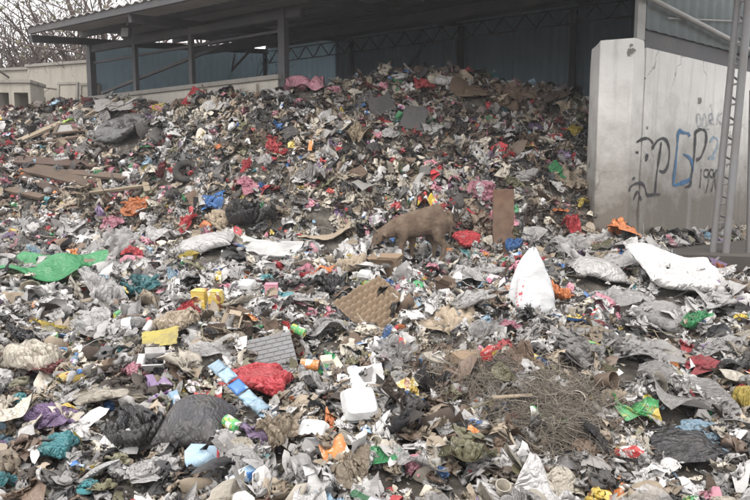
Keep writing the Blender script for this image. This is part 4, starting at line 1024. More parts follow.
S(FILM_ME, 11, "rag", "long grey rag hanging from the heap beside the rose red bag", "rag", ('tan', CL), (206, 212, 232, 238))
S(SHEET_ME, 6, "plastic_sheet", "pale sheet spread on litter in front of the egg tray", "plastic sheet", ('pale grey', F_), (300, 318, 352, 344), "pale spread sheet")
S(FILM_ME, 5, "plastic_film", "dusty brown film heaped in front of the white foam box", "plastic film", ('tan', F_), (252, 414, 300, 462), "dusty brown film")
S(FILM_ME, 23, "plastic_film", "grey white film close to the road under the woven sack", "plastic film", ('pale grey', F_), (105, 468, 170, 500), "near pale film")
S(FILM_ME, 10, "plastic_film", "greenish grey film close to the road near the straw", "plastic film", ('olive', F_), (430, 440, 500, 490), "greenish film")

S(DRAPE_ME, 5, "plastic_film", "broad white film spread between the flat white sack and the pillar", "plastic film", ('white', F_), (596, 250, 660, 278), "broad white film")
S(FILM_ME, 2, "plastic_bag", "big clear bag puffed up behind the upright white sack", "plastic bag", ('white', 'clear'), (548, 232, 596, 262), "big puffed bag")
S(DRAPE_ME, 1, "plastic_film", "clear film crumpled wide in front of the flat white sack", "plastic film", ('white', 'clear'), (600, 288, 664, 316), "crumpled clear film")
S(FILM_ME, 8, "plastic_bag", "big milky bag in the litter beyond the vivid green bag", "plastic bag", ('white', F_), (704, 290, 758, 322), "big milky bag")
S(DRAPE_ME, 3, "plastic_film", "clear film stretched below the vivid green bag", "plastic film", ('pale grey', 'clear'), (690, 336, 756, 366), "stretched clear film")
S(FILM_ME, 15, "plastic_bag", "pale bag sagging between the egg tray and the upright white sack", "plastic bag", ('white', 'clear'), (452, 292, 500, 318), "sagging pale bag")
S(DRAPE_ME, 0, "plastic_film", "broad white film between the bunched milky bag and the rose red bag", "plastic film", ('white', F_), (140, 226, 182, 248), "white film")
S(FILM_ME, 20, "plastic_bag", "big clear bag in front of the milky white bag", "plastic bag", ('white', 'clear'), (56, 310, 112, 342), "big clear bag")
S(FILM_ME, 4, "plastic_bag", "white bag opened out behind the yellow carton pair", "plastic bag", ('white', F_), (170, 268, 216, 292), "opened white bag")
S(DRAPE_ME, 5, "plastic_film", "clear film lying across litter behind the red plastic sack", "plastic film", ('white', 'clear'), (176, 340, 232, 368), "lying clear film")
S(FILM_ME, 12, "plastic_bag", "big grey white bag behind the small brown carton", "plastic bag", ('pale grey', 'clear'), (470, 322, 506, 348))
S(FILM_ME, 7, "plastic_bag", "white bag close to the road between the foam boxes and straw", "plastic bag", ('white', 'clear'), (392, 452, 448, 496), "near white bag")
S(FILM_ME, 10, "plastic_bag", "white bag on the field between the fallen planks and the milky bag", "plastic bag", ('white', F_), (40, 212, 90, 238), "white field bag")

# --- rigid pieces
CARD = pm('tan', CD); CARDB = matte("brown corrugated card", (0.25, 0.18, 0.12), 0.85, 0.4, 25, 0.2)
FOAMM = matte("white foam", (0.52, 0.525, 0.52), 0.6, 0.55, 60, 0.12, var=0.15); OLDWOOD = matte("weathered wood", (0.11, 0.078, 0.056), 0.9, 0.5, 18, 0.4, col2=(0.09, 0.065, 0.05), scale2=5)
PALEWOOD = matte("pale split wood", (0.24, 0.195, 0.14), 0.9, 0.4, 18, 0.3); RED_RUST = matte("red brown board", (0.065, 0.04, 0.031), 0.8, 0.5, 15, 0.2)
stand("cardboard_sheet", "grey tan cardboard sheet propped up in front of the bright green sheet", "cardboard", BOARD[0], CARD, 4, 278, 42, 313, "propped tan card", tilt=R(50), roll=R(80))
TALLBOX = box_me(31, False, (0.55, 0.36, 0.85)); b_ = TALLBOX
for (x0, y0, x1, y1, lab, pr) in ((193, 291, 212, 314, "yellow and brown printed carton standing in a pair, the one nearer the tan bag", 3), (209, 292, 226, 312, "yellow printed carton with dark print standing behind its pair", 6)):
    stand("printed_carton", lab, "carton", b_, PRINTS[3], x0, y0, x1, y1, "yellow carton pair" if pr == 3 else None, yaw=R(-18), tilt=R(10), fit='h', lift=0.02)
tb = stand("plastic_tray", "bent dull yellow plastic tray lying in front of the bulging tan bag", "panel", BOARD[4], matte("dull yellow plastic", (0.36, 0.30, 0.08), 0.5, 0.85), 141, 331, 178, 350, "dull yellow tray", tilt=R(28), yaw=R(15), lift=0.01)
for (x0, y0, x1, y1, lab, i, yw) in ((204, 322, 232, 346, "dark brown crushed carton beside the brick patterned panel", 0, 20), (228, 314, 250, 340, "brown crushed carton standing closest to the brick patterned panel", 1, -25)):
    stand("crushed_carton", lab, "carton", BOX[i], matte("wet brown card", (0.085, 0.06, 0.045), 0.9, 0.4, 20, 0.2), x0, y0, x1, y1, "dark cartons" if i == 0 else None, yaw=R(yw), tilt=R(14))
# grey panel with a brick pattern moulded in
pb = MB(); pb.box((0, 0, 0.012), (1.0, 0.86, 0.02))
for r in range(9):
    for c in range(5):
        x = -0.5 + (c + (0.5 if r % 2 else 0.0)) * 0.2 + 0.1; w = 0.18
        a, b__ = max(-0.49, x - w / 2), min(0.49, x + w / 2)
        if b__ - a > 0.03: pb.box(((a + b__) / 2, -0.385 + r * 0.0955, 0.0305), (b__ - a, 0.08, 0.018))
stand("brick_pattern_panel", "grey plastic panel with a raised brick pattern leaning in the litter", "panel", pb.mesh("brick_pattern_panel"), matte("grey moulded plastic", (0.165, 0.165, 0.17), 0.5, 0.55), 247, 322, 300, 373, "brick patterned panel", tilt=R(46), yaw=R(8), roll=R(12), lift=-0.02)
# strip of pale blue sachets
ss = empty("sachet_strip"); q0, q1 = at(214, 396), at(276, 422); k = scale_at(q0); L = (Vector(q1) - Vector(q0)).length; yaw = math.atan2(q1[1] - q0[1], q1[0] - q0[0])
nn = normal((q0[0] + q1[0]) / 2, (q0[1] + q1[1]) / 2); ss.location = (Vector(q0) + Vector(q1)) / 2 + Vector((0, 0, 0.09)); ss.rotation_euler = orient(nn, yaw, R(32), 0).to_euler()
tag(ss, "strip of pale blue sachets hanging together below the red plastic sack", "sachets"); note(ss.location, 0.2, "pale blue sachet strip")
for i in range(6):
    nu = 9; P = np.zeros((nu, nu, 3)); uu = np.linspace(-1, 1, nu); A, B_ = np.meshgrid(uu, uu, indexing='ij'); w = L / 6
    P[..., 0] = A * w * 0.49 + (i - 2.5) * w; P[..., 1] = B_ * 0.038; P[..., 2] = 0.012 * (1 - A ** 4) * (1 - B_ ** 4) + 0.012 * math.sin(i * 1.7)
    link("sachet", grid_mesh("sachet", P, thick=0.003), PRINTS[2] if i % 3 == 2 else pm('light blue'), ss)
tubem = MB(); tubem.lathe([(0.0, 0), (0.10, 0.0), (0.11, 0.03), (0.095, 0.06), (0.10, 0.5), (0.085, 0.93), (0.10, 0.95), (0.10, 1.0), (0.0, 1.0)], 14, cap=False)
stand("plastic_tube", "red plastic tube standing on end beside the dark woven sack", "tube", tubem.mesh("plastic_tube", 50), pm('red', 'hard'), 212, 446, 226, 471, "red tube", fit='h', yaw=0, tilt=R(-8))
def foam(x0, y0, x1, y1, lab, ref, tilt, yaw, roll):
    o = stand("foam_box", lab, "foam box", FOAM[0], None, x0, y0, x1, y1, ref, tilt=R(tilt), yaw=R(yaw), roll=R(roll), root=True, lift=-0.01)
    for m, n in zip(FOAM, ("base", "lid")): link(n, m, FOAMM, o)
foam(343, 393, 379, 425, "white foam takeaway box tipped open beside the twisted black cloth", "tipped foam box", 42, 14, 0)
foam(294, 421, 325, 451, "closed white foam takeaway box by the dusty brown film", "closed foam box", 30, -12, 0)
stand("foam_sheet", "white foam panel lying flat behind the tipped foam box", "foam panel", board_me(70, (1.0, 0.72), 0.0, 0.03), FOAMM, 338, 364, 387, 393, "white foam panel", tilt=R(30), roll=R(6))
stand("paper_folder", "orange folder standing on edge beside a crumpled white bag", "folder", BOARD[3], pm('orange', CD), 286, 365, 302, 403, "orange folder", tilt=R(76), yaw=R(25), roll=R(90), fit='w')
stand("small_carton", "small brown carton sitting upright on litter before the straw", "carton", BOX[5], CARDB, 458, 346, 487, 373, "small brown carton", yaw=R(24), tilt=R(6))
hp = MB(); hp.tube([(0.5 * math.cos(a), 0.0, 0.42 * math.sin(a)) for a in np.linspace(0.1, 3.0, 16)], 0.045, 8)
stand("plastic_hoop", "white plastic hoop handle poking out of the straw by the small carton", "handle", hp.mesh("plastic_hoop", 60), FOAMM, 458, 361, 484, 378, None, tilt=R(-10))
pk = stand("wooden_batten", "pale wooden batten lying across the straw", "batten", PLANK[0], PALEWOOD, 492, 409, 534, 421, "pale batten", roll=R(10), lift=0.12)
stand("plastic_cup", "cream plastic cup tipped on its side beside a brown one", "cup", CUP, pm('cream', 'hard'), 574, 387, 592, 403, "cream cup", tilt=R(78), yaw=R(-40), lift=-0.03)
stand("plastic_cup", "dark brown plastic cup tipped behind the cream cup", "cup", CUP, pm('brown', 'hard'), 590, 376, 608, 394, None, tilt=R(74), yaw=R(35), lift=0.02)
stand("plastic_cup", "white plastic cup close to the road beneath the straw", "cup", CUP, pm('white', 'hard'), 645, 468, 659, 484, "white near cup", tilt=R(40), yaw=R(30), lift=0.0)
stand("plastic_cup", "pale cup standing against the red bag behind the goat", "cup", CUP, pm('pale grey', 'hard'), 455, 235, 467, 251, None, tilt=R(4), lift=0.02)
stand("drink_carton", "small pink red carton standing near the black crumpled bag", "carton", TALLBOX, pm('pink', CD), 265, 283, 279, 302, "pink red carton", fit='h', tilt=R(6))
S(FILM_ME, 24, "plastic_bag", "milky clear bag opened out beside the pink red carton", "plastic bag", ('white', 'clear'), (279, 288, 328, 315), "milky clear bag")
stand("white_carton", "white carton with a dark notch beside the magenta pink bag", "carton", BOX[0], pm('white', CD), 138, 359, 170, 376, "white carton", tilt=R(35), yaw=R(8))
stand("foam_slab", "grey white foam slab at the near corner by the dark teal bag", "foam slab", board_me(71, (1.0, 0.7), 0.0, 0.08), FOAMM, -4, 452, 28, 474, None, tilt=R(25))
stand("foam_board", "flat white foam board lying between the rolled sack and the goat", "foam board", board_me(72, (1.0, 0.5), 0.0, 0.025), FOAMM, 230, 236, 300, 259, "flat foam board", tilt=R(22), roll=R(-4), lift=0.02)
stand("curved_card", "curved tan cardboard scrap in front of the goat's head", "cardboard", BOARD[5], CARD, 298, 226, 354, 247, "curved tan card", tilt=R(18), lift=0.05)
stand("cardboard_sheet", "tan cardboard sheet lying flat at the foot of the pillar", "cardboard", BOARD[7], CARDB, 598, 241, 636, 264, "cardboard by pillar", tilt=R(16))
stand("cardboard_box", "open brown cardboard box right below the goat's muzzle", "box", BOX[3], CARDB, 364, 254, 399, 278, "cardboard box", yaw=R(-24), tilt=R(10))
up = MB(); nz_ = Noise2(91); v_ = []; f_ = []
for k in range(25):                                                   # a warped board with a ragged top
    z = k / 24; wv_ = 0.165 + 0.008 * nz_(np.array([k * 0.4]), np.array([2.0]))[0]; yb = 0.02 * math.sin(z * 2.6)
    for x, y in ((-wv_, -.018), (wv_, -.018), (wv_, .018), (-wv_, .018)): v_.append((x, y + yb, z + (0.012 * nz_(np.array([x * 20 + y * 40]), np.array([7.0]))[0] if k == 24 else 0)))
for k in range(24): f_ += [(4 * k + q, 4 * k + (q + 1) % 4, 4 * k + 4 + (q + 1) % 4, 4 * k + 4 + q) for q in range(4)]
f_ += [(3, 2, 1, 0), (96, 97, 98, 99)]; up.add(v_, f_)
bm_ = up.mesh("board"); o = stand("upright_board", "red brown wooden board standing upright at the heap's foot behind the goat", "board", bm_, matte("warm brown plank", (0.17, 0.105, 0.07), 0.85, 0.5, 15, 0.3, col2=(0.11, 0.065, 0.045), scale2=6), 494, 186, 513, 250, "upright brown board", fit='h', tilt=R(-5), lift=-0.04)
# egg trays
def tray_me(seed, crush):
    nu = 113; P = np.zeros((nu, nu, 3)); uu = np.linspace(-0.5, 0.5, nu); A, B_ = np.meshgrid(uu, uu, indexing='ij'); n = Noise2(seed)
    c = np.abs(np.sin(math.pi * 8 * (A + 0.5))) * np.abs(np.sin(math.pi * 8 * (B_ + 0.5)))
    P[..., 0] = A; P[..., 1] = B_; P[..., 2] = (0.095 if crush < 0.1 else 0.05) * c ** 1.1 + crush * n(A * 4 + 3, B_ * 4) + 0.35 * crush * n(A * 11, B_ * 11)
    P[..., 0] += crush * 0.6 * n(A * 3 + 9, B_ * 3)
    return grid_mesh("egg_tray", P, thick=0.01, deg=70)
PULP = matte("brown paper pulp", (0.25, 0.185, 0.125), 0.95, 0.35, 40, 0.25, var=0.1)
stand("egg_tray", "brown pulp egg tray tilted up on the litter", "egg tray", tray_me(3, 0.03), PULP, 364, 283, 428, 323, "brown egg tray", tilt=R(34), roll=R(40), lift=0.0)
stand("egg_tray", "crushed tan egg tray in front of the whole one", "egg tray", tray_me(8, 0.12), CARD, 404, 306, 474, 333, "crushed egg tray", tilt=R(12), roll=R(-10), lift=0.02)
# white rice sack standing up like a cone, with faint red lettering down its side
def sack_material():
    m, nt, b = _nodes("white_woven_sack"); uv = N(nt, "ShaderNodeTexCoord").outputs["UV"]
    sx = N(nt, "ShaderNodeSeparateXYZ"); nt.links.new(uv, sx.inputs[0])
    def band(s, a, c):
        g_ = N(nt, "ShaderNodeMath", operation='GREATER_THAN'); nt.links.new(s, g_.inputs[0]); g_.inputs[1].default_value = a
        l_ = N(nt, "ShaderNodeMath", operation='LESS_THAN'); nt.links.new(s, l_.inputs[0]); l_.inputs[1].default_value = c
        mu = N(nt, "ShaderNodeMath", operation='MULTIPLY'); nt.links.new(g_.outputs[0], mu.inputs[0]); nt.links.new(l_.outputs[0], mu.inputs[1]); return mu.outputs[0]
    mp = N(nt, "ShaderNodeMapping"); mp.inputs["Scale"].default_value = (52, 17, 1); nt.links.new(uv, mp.inputs[0])
    vo = N(nt, "ShaderNodeTexVoronoi", distance='MANHATTAN'); vo.inputs["Scale"].default_value = 1.0; nt.links.new(mp.outputs[0], vo.inputs[0])
    ink = ramp(nt, vo.outputs["Distance"], [(0.0, 1.0), (0.5, 0.0)], 'CONSTANT')
    z = N(nt, "ShaderNodeMath", operation='MAXIMUM')
    a1 = N(nt, "ShaderNodeMath", operation='MULTIPLY'); nt.links.new(band(sx.outputs[0], 0.60, 0.665), a1.inputs[0]); nt.links.new(band(sx.outputs[1], 0.10, 0.60), a1.inputs[1])
    a2 = N(nt, "ShaderNodeMath", operation='MULTIPLY'); nt.links.new(band(sx.outputs[0], 0.545, 0.61), a2.inputs[0]); nt.links.new(band(sx.outputs[1], 0.05, 0.24), a2.inputs[1])
    nt.links.new(a1.outputs[0], z.inputs[0]); nt.links.new(a2.outputs[0], z.inputs[1])
    f = N(nt, "ShaderNodeMath", operation='MULTIPLY'); nt.links.new(z.outputs[0], f.inputs[0]); nt.links.new(ink, f.inputs[1])
    q = N(nt, "ShaderNodeRGB"); q.outputs[0].default_value = (0.52, 0.525, 0.535, 1)
    c = mixc(nt, f.outputs[0], dirty(nt, q.outputs[0], uv, 0.3, 4), (0.42, 0.07, 0.08)); nt.links.new(c, b.inputs["Base Color"]); b.inputs["Roughness"].default_value = 0.6
    wv = N(nt, "ShaderNodeTexChecker"); wv.inputs["Scale"].default_value = 120; nt.links.new(uv, wv.inputs[0])
    ad = N(nt, "ShaderNodeMath", operation='MULTIPLY_ADD'); nt.links.new(noise(nt, uv, 9, 5), ad.inputs[0]); ad.inputs[1].default_value = 3.0; nt.links.new(wv.outputs[1], ad.inputs[2])
    bump(nt, b, ad.outputs[0], 0.35, 0.02); return m
nu, nv = 72, 48; P = np.zeros((nu, nv, 3)); n1, n2 = Noise2(61), Noise2(62)
for i in range(nu):
    th = 2 * math.pi * i / nu
    for k in range(nv):
        v = k / (nv - 1); r = 0.5 * (0.92 + 0.16 * math.sin(v * 2.2)) * (1 - v) ** 0.62 + 0.012
        fold = 1 + (0.12 * v + 0.03) * math.sin(6 * th + 3 * v + 1.5 * math.sin(2 * th)) + 0.12 * n1(np.array([th * 1.4]), np.array([v * 5]))[0] + 0.03 * n2(np.array([th * 4]), np.array([v * 12]))[0]
        P[i, k] = (r * fold * math.cos(th) + 0.05 * v + 0.10 * v * v + 0.03 * math.sin(v * 5), 0.72 * r * fold * math.sin(th), v * 1.38 * (1 - 0.03 * math.cos(3 * th)))
stand("rice_sack", "white sack standing up like a cone with red lettering down its side", "sack", grid_mesh("rice_sack", P, wrap=True), sack_material(), 503, 240, 554, 316, "upright white sack", fit='h', tilt=R(-7), lift=-0.05, sx=0.96)
# tyres
def tyre(x0, y0, x1, y1, lab, ref, tilt, yaw):
    b = MB(); R0, r0 = 0.36, 0.13; v = []; n, m = 48, 14
    for i in range(n):
        a = 2 * math.pi * i / n
        for j in range(m):
            t = 2 * math.pi * j / m; c, s = math.cos(t), math.sin(t); e = 0.7
            rr = R0 + r0 * math.copysign(abs(c) ** e, c) * (1.0 if not (c > 0.75 and i % 2) else 0.93); v.append((rr * math.cos(a), 0.95 * r0 * math.copysign(abs(s) ** e, s), rr * math.sin(a)))
    f = [(i * m + j, ((i + 1) % n) * m + j, ((i + 1) % n) * m + (j + 1) % m, i * m + (j + 1) % m) for i in range(n) for j in range(m)]
    b.add(v, f); me = b.mesh("tyre", 40); me.transform(Matrix.Translation((0, 0, 0.40)))
    stand("old_tyre", lab, "tyre", me, matte("worn rubber", (0.022, 0.021, 0.021), 0.75, 0.5, 30, 0.3), x0, y0, x1, y1, ref, tilt=R(tilt), yaw=R(yaw), lift=0.06, fit='w')
tyre(172, 152, 201, 184, "worn black tyre half sunk in the slope beside a red bag", "tyre on the slope", -35, 12)
tyre(34, 94, 59, 112, "worn black tyre lying by the cream concrete plates", "far tyre", -50, -20)
S(FILM_ME, 15, "plastic_bag", "dark red bag hanging on the slope beside the worn tyre", "plastic bag", ('dark red', P_), (158, 164, 172, 184), "dark red slope bag")
# old picture frame with a green scrap in it
pf = MB(); 
for c, d in (((0, -0.33, 0.03), (1.0, 0.09, 0.05)), ((0, 0.33, 0.03), (1.0, 0.09, 0.05)), ((-0.455, 0, 0.03), (0.09, 0.57, 0.05)), ((0.455, 0, 0.03), (0.09, 0.57, 0.05))): pf.box(c, d)
o = stand("picture_frame", "old brown picture frame lying on the far slope with a lime scrap in it", "picture frame", pf.mesh("picture_frame"), OLDWOOD, 54, 118, 89, 137, "old picture frame", tilt=R(30), roll=R(14), lift=0.05)
bk = MB(); bk.box((0, 0, 0.012), (0.82, 0.57, 0.015)); link("backing", bk.mesh("backing"), pm('grey', CD), o)
S(FILM_ME, 16, "plastic_film", "lime green scrap lying inside the old picture frame", "plastic film", matte("lime scrap", (0.35, 0.55, 0.10), 0.5, 0.2), (64, 123, 80, 131), lift=0.1)
# fallen planks and boards on the near slope
def plank(x0, y0, x1, y1, i, mat, lab, ref=None, wd=1.0, cat="plank"):
    a, b = Vector(at(x0, y0)), Vector(at(x1, y1)); a.z += 0.07; b.z += 0.07; d = b - a; L = d.length; xax = d.normalized(); n = (Vector((0, -0.55, 1)) - xax * Vector((0, -0.55, 1)).dot(xax)).normalized(); y = n.cross(xax)
    o = link("fallen_plank", PLANK[i % 5], mat, None, (a + b) / 2, Matrix((xax, y, n)).transposed(), (L, L * wd, 1.3)); tag(o, lab, cat, "planks fallen on the near slope"); note((a + b) / 2, 0.12, ref)
plank(14, 166, 98, 171, 0, RED_RUST, "long red brown plank lying level across the pile of wood", "long red plank", 1.0)
plank(22, 182, 62, 200, 1, RED_RUST, "short red brown plank slanting down under the long one", None, 1.5)
plank(66, 178, 128, 184, 2, OLDWOOD, "weathered plank jutting out beyond the long red one", None, 0.8)
plank(90, 200, 150, 192, 3, PALEWOOD, "pale split plank lying lowest, above the bright orange bag", "pale low plank", 0.6)
plank(8, 196, 44, 204, 4, OLDWOOD, "dark broken board end at the dump's edge under the planks", None, 1.4, "board")
plank(30, 174, 96, 190, 2, OLDWOOD, "dark broad board wedged under the long red plank", None, 1.3, "board")
plank(97, 176, 102, 200, 4, PALEWOOD, "pale stake leaning among the planks, nearer the road plank end", None, 0.9)
plank(142, 174, 148, 198, 0, PALEWOOD, "pale stake leaning apart from the other planks", None, 0.9)
plank(16, 148, 62, 128, 1, CARD, "pale board slanting up below the old picture frame", "slanting pale board", 1.7, "board")
plank(28, 150, 84, 142, 3, OLDWOOD, "weathered plank under the old picture frame", None, 0.8)
plank(86, 122, 118, 104, 2, PALEWOOD, "pale thin plank above the slumped dark grey sack", None, 0.5)
# two dull boards high on the heap, a round basket
stand("dark_board", "dark grey board tilted on the heap, the upper of a pair", "board", board_me(73, (1.0, 0.85), 0.0, 0.02), pm('dark grey', CD), 372, 97, 398, 118, "upper dark board", tilt=R(62), roll=R(20), lift=0.06)
stand("dark_board", "dark grey board tilted on the heap, the lower of a pair", "board", board_me(74, (0.9, 1.0), 0.0, 0.02), pm('dark grey', CD), 398, 108, 424, 135, "lower dark board", tilt=R(60), roll=R(-14), lift=0.06)
def cane():
    m, nt, b = _nodes("woven_cane"); uv = N(nt, "ShaderNodeTexCoord").outputs["UV"]; ck = N(nt, "ShaderNodeTexChecker"); ck.inputs["Scale"].default_value = 18; nt.links.new(uv, ck.inputs[0])
    ck.inputs[1].default_value = (0.30, 0.24, 0.16, 1); ck.inputs[2].default_value = (0.13, 0.10, 0.065, 1); nt.links.new(dirty(nt, ck.outputs[0], uv, 0.5, 4), b.inputs["Base Color"]); b.inputs["Roughness"].default_value = 0.85
    bump(nt, b, ck.outputs[1], 0.6, 0.03); return m
S(SHEET_ME, 8, "woven_mat", "battered woven cane mat hanging on the heap's upper slope", "mat", cane(), (344, 124, 370, 149), "woven cane mat", hmin=0.25)

# ------------------------------------------------------------------ the goat, grazing with its head down
gp_ = at(412, 263); gk = scale_at(gp_); gk = float(gk)
def gpt(px, py, side=0.0): return Vector(((px - 412) / gk, side, (263 - py) / gk))
def loft(mb, secs, n=20):
    """A tube of upright ellipses along a side-on path: (column, row, half height in pixels, half width in metres, sideways)."""
    v = []; f = []; c = [gpt(s[0], s[1], s[4] if len(s) > 4 else 0.0) for s in secs]
    for i, s in enumerate(secs):
        t = (c[min(i + 1, len(c) - 1)] - c[max(i - 1, 0)]); t.y = 0; t.normalize(); up = Vector((-t.z, 0, t.x)); up = up if up.z > 0 or abs(up.z) < 0.3 else -up
        for k in range(n):
            a = 2 * math.pi * k / n; v.append(c[i] + up * (s[2] / gk * math.sin(a)) + Vector((0, s[3] * math.cos(a) * (1 - 0.12 * math.sin(a)), 0)))
    for i in range(len(secs) - 1):
        for k in range(n): f.append((i * n + k, i * n + (k + 1) % n, (i + 1) * n + (k + 1) % n, (i + 1) * n + k))
    f += [tuple(range(n)), tuple(range((len(secs) - 1) * n, len(secs) * n))]; mb.add(v, f)
gb = MB()
loft(gb, [(448.5, 225, 5, .03), (447, 226, 11, .07), (442, 227.5, 16.5, .10), (434, 228, 15.6, .108), (424, 229.5, 14.2, .115), (414, 232, 13.6, .115), (406, 233.5, 12.6, .105), (400, 234.5, 11.4, .088), (394, 236, 9.2, .062), (388, 238.5, 7.6, .05), (383, 241, 6.4, .046)])
loft(gb, [(386, 239.5, 6.2, .045), (381, 241.6, 6.2, .047), (378, 245, 5.8, .045), (375.6, 249.5, 4.4, .036), (373.8, 254, 3.3, .028), (372.8, 257.2, 2.2, .019)])
def leg(pts):
    gb.tube([gpt(x, y, s) for x, y, s, r in pts], [r / gk for x, y, s, r in pts], 12)
for s, a, h in ((-0.062, 0, 0), (0.062, 12, -7)):
    leg([(402, 229, s * .5, 2), (402 + a * .15, 232, s * .8, 5), (401 + a * .3, 237, s, 7.6), (403 + a * .6, 244, s * 1.05, 5.6), (402 + a, 249, s * 1.1, 3.9), (400.5 + a, 254.5, s * 1.1, 2.9), (401 + a, 259, s * 1.1, 2.2), (400.8 + a, 264, s * 1.1, 2.2), (399.6 + a, 267.5, s * 1.1, 2.7)])
    leg([(439, 222, s * .5, 3), (439, 227, s * .75, 8), (439 + h * .2, 232, s * .9, 10.4), (438 + h * .5, 240, s * 1.1, 8.2), (438.5 + h * .8, 246, s * 1.15, 5.6), (443.5 + h, 253, s * 1.1, 3.3), (443 + h, 258, s * 1.1, 2.5), (442 + h, 264, s * 1.1, 2.3), (440.5 + h, 268, s * 1.1, 2.8)])
gb.tube([gpt(446, 219), gpt(450, 221), gpt(451.5, 229), gpt(450.8, 238), gpt(450, 245)], [3.2 / gk, 3.0 / gk, 2.3 / gk, 2.0 / gk, 1.2 / gk], 10)
for s in (-1, 1):
    a = gpt(381.5, 240.5, s * .035); b__ = gpt(386.5, 243.5, s * .085); P_e = [a, a.lerp(b__, .35), a.lerp(b__, .75), b__]
    gb.tube(P_e, [.011, .019, .016, .006], 8)
gm = gb.mesh("goat_body")
def coat():
    m, nt, b = _nodes("brown_coat"); v = coords(nt, randomise=False)
    c = ramp(nt, noise(nt, v, 7, 4, 0.6), [(0.32, (0.125, 0.082, 0.055)), (0.5, (0.225, 0.157, 0.108)), (0.68, (0.33, 0.245, 0.175))])
    mp = N(nt, "ShaderNodeMapping"); mp.inputs["Scale"].default_value = (14, 60, 60); nt.links.new(v, mp.inputs[0]); h = noise(nt, mp.outputs[0], 3.0, 5, 0.7)
    c = mixc(nt, ramp(nt, h, [(0.4, 0.0), (0.7, 0.45)]), c, (0.07, 0.048, 0.035))
    nt.links.new(c, b.inputs["Base Color"]); b.inputs["Roughness"].default_value = 0.85; bump(nt, b, h, 1.0, 0.03); return m
goat = link("goat", gm, coat()); goat.location = Vector(gp_) + Vector((0, 0.05, 0.075)); goat.rotation_euler = (0, 0, R(4))
rm = goat.modifiers.new("remesh", 'REMESH'); rm.mode = 'VOXEL'; rm.voxel_size = 0.008; rm.use_smooth_shade = True
sm = goat.modifiers.new("smooth", 'SMOOTH'); sm.factor = 0.5; sm.iterations = 6
ft = bpy.data.textures.new("matted_hair", 'CLOUDS'); ft.noise_scale = 0.035; ft.noise_depth = 3
dm = goat.modifiers.new("hair", 'DISPLACE'); dm.texture = ft; dm.strength = 0.010; dm.mid_level = 0.5
tag(goat, "small brown goat grazing head down among the rubbish at the heap's foot", "goat"); note(goat.location, 0.30, "brown goat"); hd_ = Vector(goat.location) + gpt(377, 249); HERO.append((hd_.x, hd_.y, hd_.z, 0.14)); HERO.append((gp_[0] + 0.22, gp_[1], gp_[2] + 0.1, 0.2)); FOOT.append((gp_[0] + 0.2, gp_[1], 0.22)); FOOT.append((gp_[0] - 0.25, gp_[1] + 0.02, 0.2))
HORN = matte("horn", (0.20, 0.16, 0.12), 0.5, 0.2, var=0); EYEM = matte("goat_eye", (0.012, 0.01, 0.008), 0.15, 0.0, var=0, spec=0.6); HOOF = matte("hoof", (0.03, 0.025, 0.022), 0.6, 0.3, var=0)
for s in (-1, 1):
    mb = MB(); a = gpt(377.5, 239.5, s * 0.028); mb.tube([a, a + Vector((-0.035, s * 0.012, 0.035)), a + Vector((-0.055, s * 0.03, 0.075)), a + Vector((-0.05, s * 0.045, 0.105))], [0.012, 0.010, 0.007, 0.002], 8); link("horn", mb.mesh("horn", 60), HORN, goat)
    mb = MB(); c = gpt(376.5, 245.2, s * 0.043); mb.lathe([(0.0001, -0.011), (0.008, -0.007), (0.011, 0.0), (0.008, 0.007), (0.0001, 0.011)], 10, cap=False); me = mb.mesh("eye", 80); link("eye", me, EYEM, goat, c)

for p_, r_ in (((2.75, 6.85, 1.3), "end pillar"), ((3.6, 7.2, 1.3), "graffiti wall"), ((3.7, 6.3, 1.1), "lattice mast"), (tuple(pt(4.95, -0.1, 3.3)), "thick post"), (tuple(pt(2.4, -0.1, 3.2)), "low pale wall"),
               (tuple(on_ray(12, 108, 11.8)), "concrete bay"), (tuple(at(500, 415)), "straw heap"), (tuple(at(610, 455)), "straw's edge")): REFS.append((Vector(p_), r_))
# ------------------------------------------------------------------ the uncountable mass: one mesh of small scraps over the whole dump
def litter_material():
    m, nt, b = _nodes("mixed_scraps")
    at_ = N(nt, "ShaderNodeVertexColor"); at_.layer_name = "tint"
    v = coords(nt, randomise=False)
    c = dirty(nt, at_.outputs[0], v, 0.5, 5)
    nt.links.new(c, b.inputs["Base Color"]); nt.links.new(at_.outputs[1], b.inputs["Roughness"])
    bump(nt, b, noise(nt, v, 45, 4, 0.6), 0.5, 0.015)
    return m
def litter_points(n, g, wide=0.78):
    """Random spots on the surface of the dump, evenly by area, only where it can be seen from about the road."""
    out = np.zeros((0, 2))
    while len(out) < n:
        Y = np.sqrt(g.uniform(1.9 ** 2, 12.2 ** 2, 4 * n)); X = g.uniform(-wide, wide, 4 * n) * Y
        a = X / Y; cr = np.interp(a, _TA, _TC)
        s = (X - WALL_P[0]) * WALL_N[0] + (Y - WALL_P[1]) * WALL_N[1]; t = (X - WALL_P[0]) * WALL_D[0] + (Y - WALL_P[1]) * WALL_D[1]
        ok = (Y < cr + 0.5) & ~((s > -0.22) & (t > -0.05) & (s < 0.05)) & ~((s >= 0.3) & (t > -0.38) & (s < 1.4)) & ~((s < 0) & (t > 0.15) & (a > 0.385))
        out = np.concatenate([out, np.stack([X, Y], 1)[ok]])
    return out[:n]
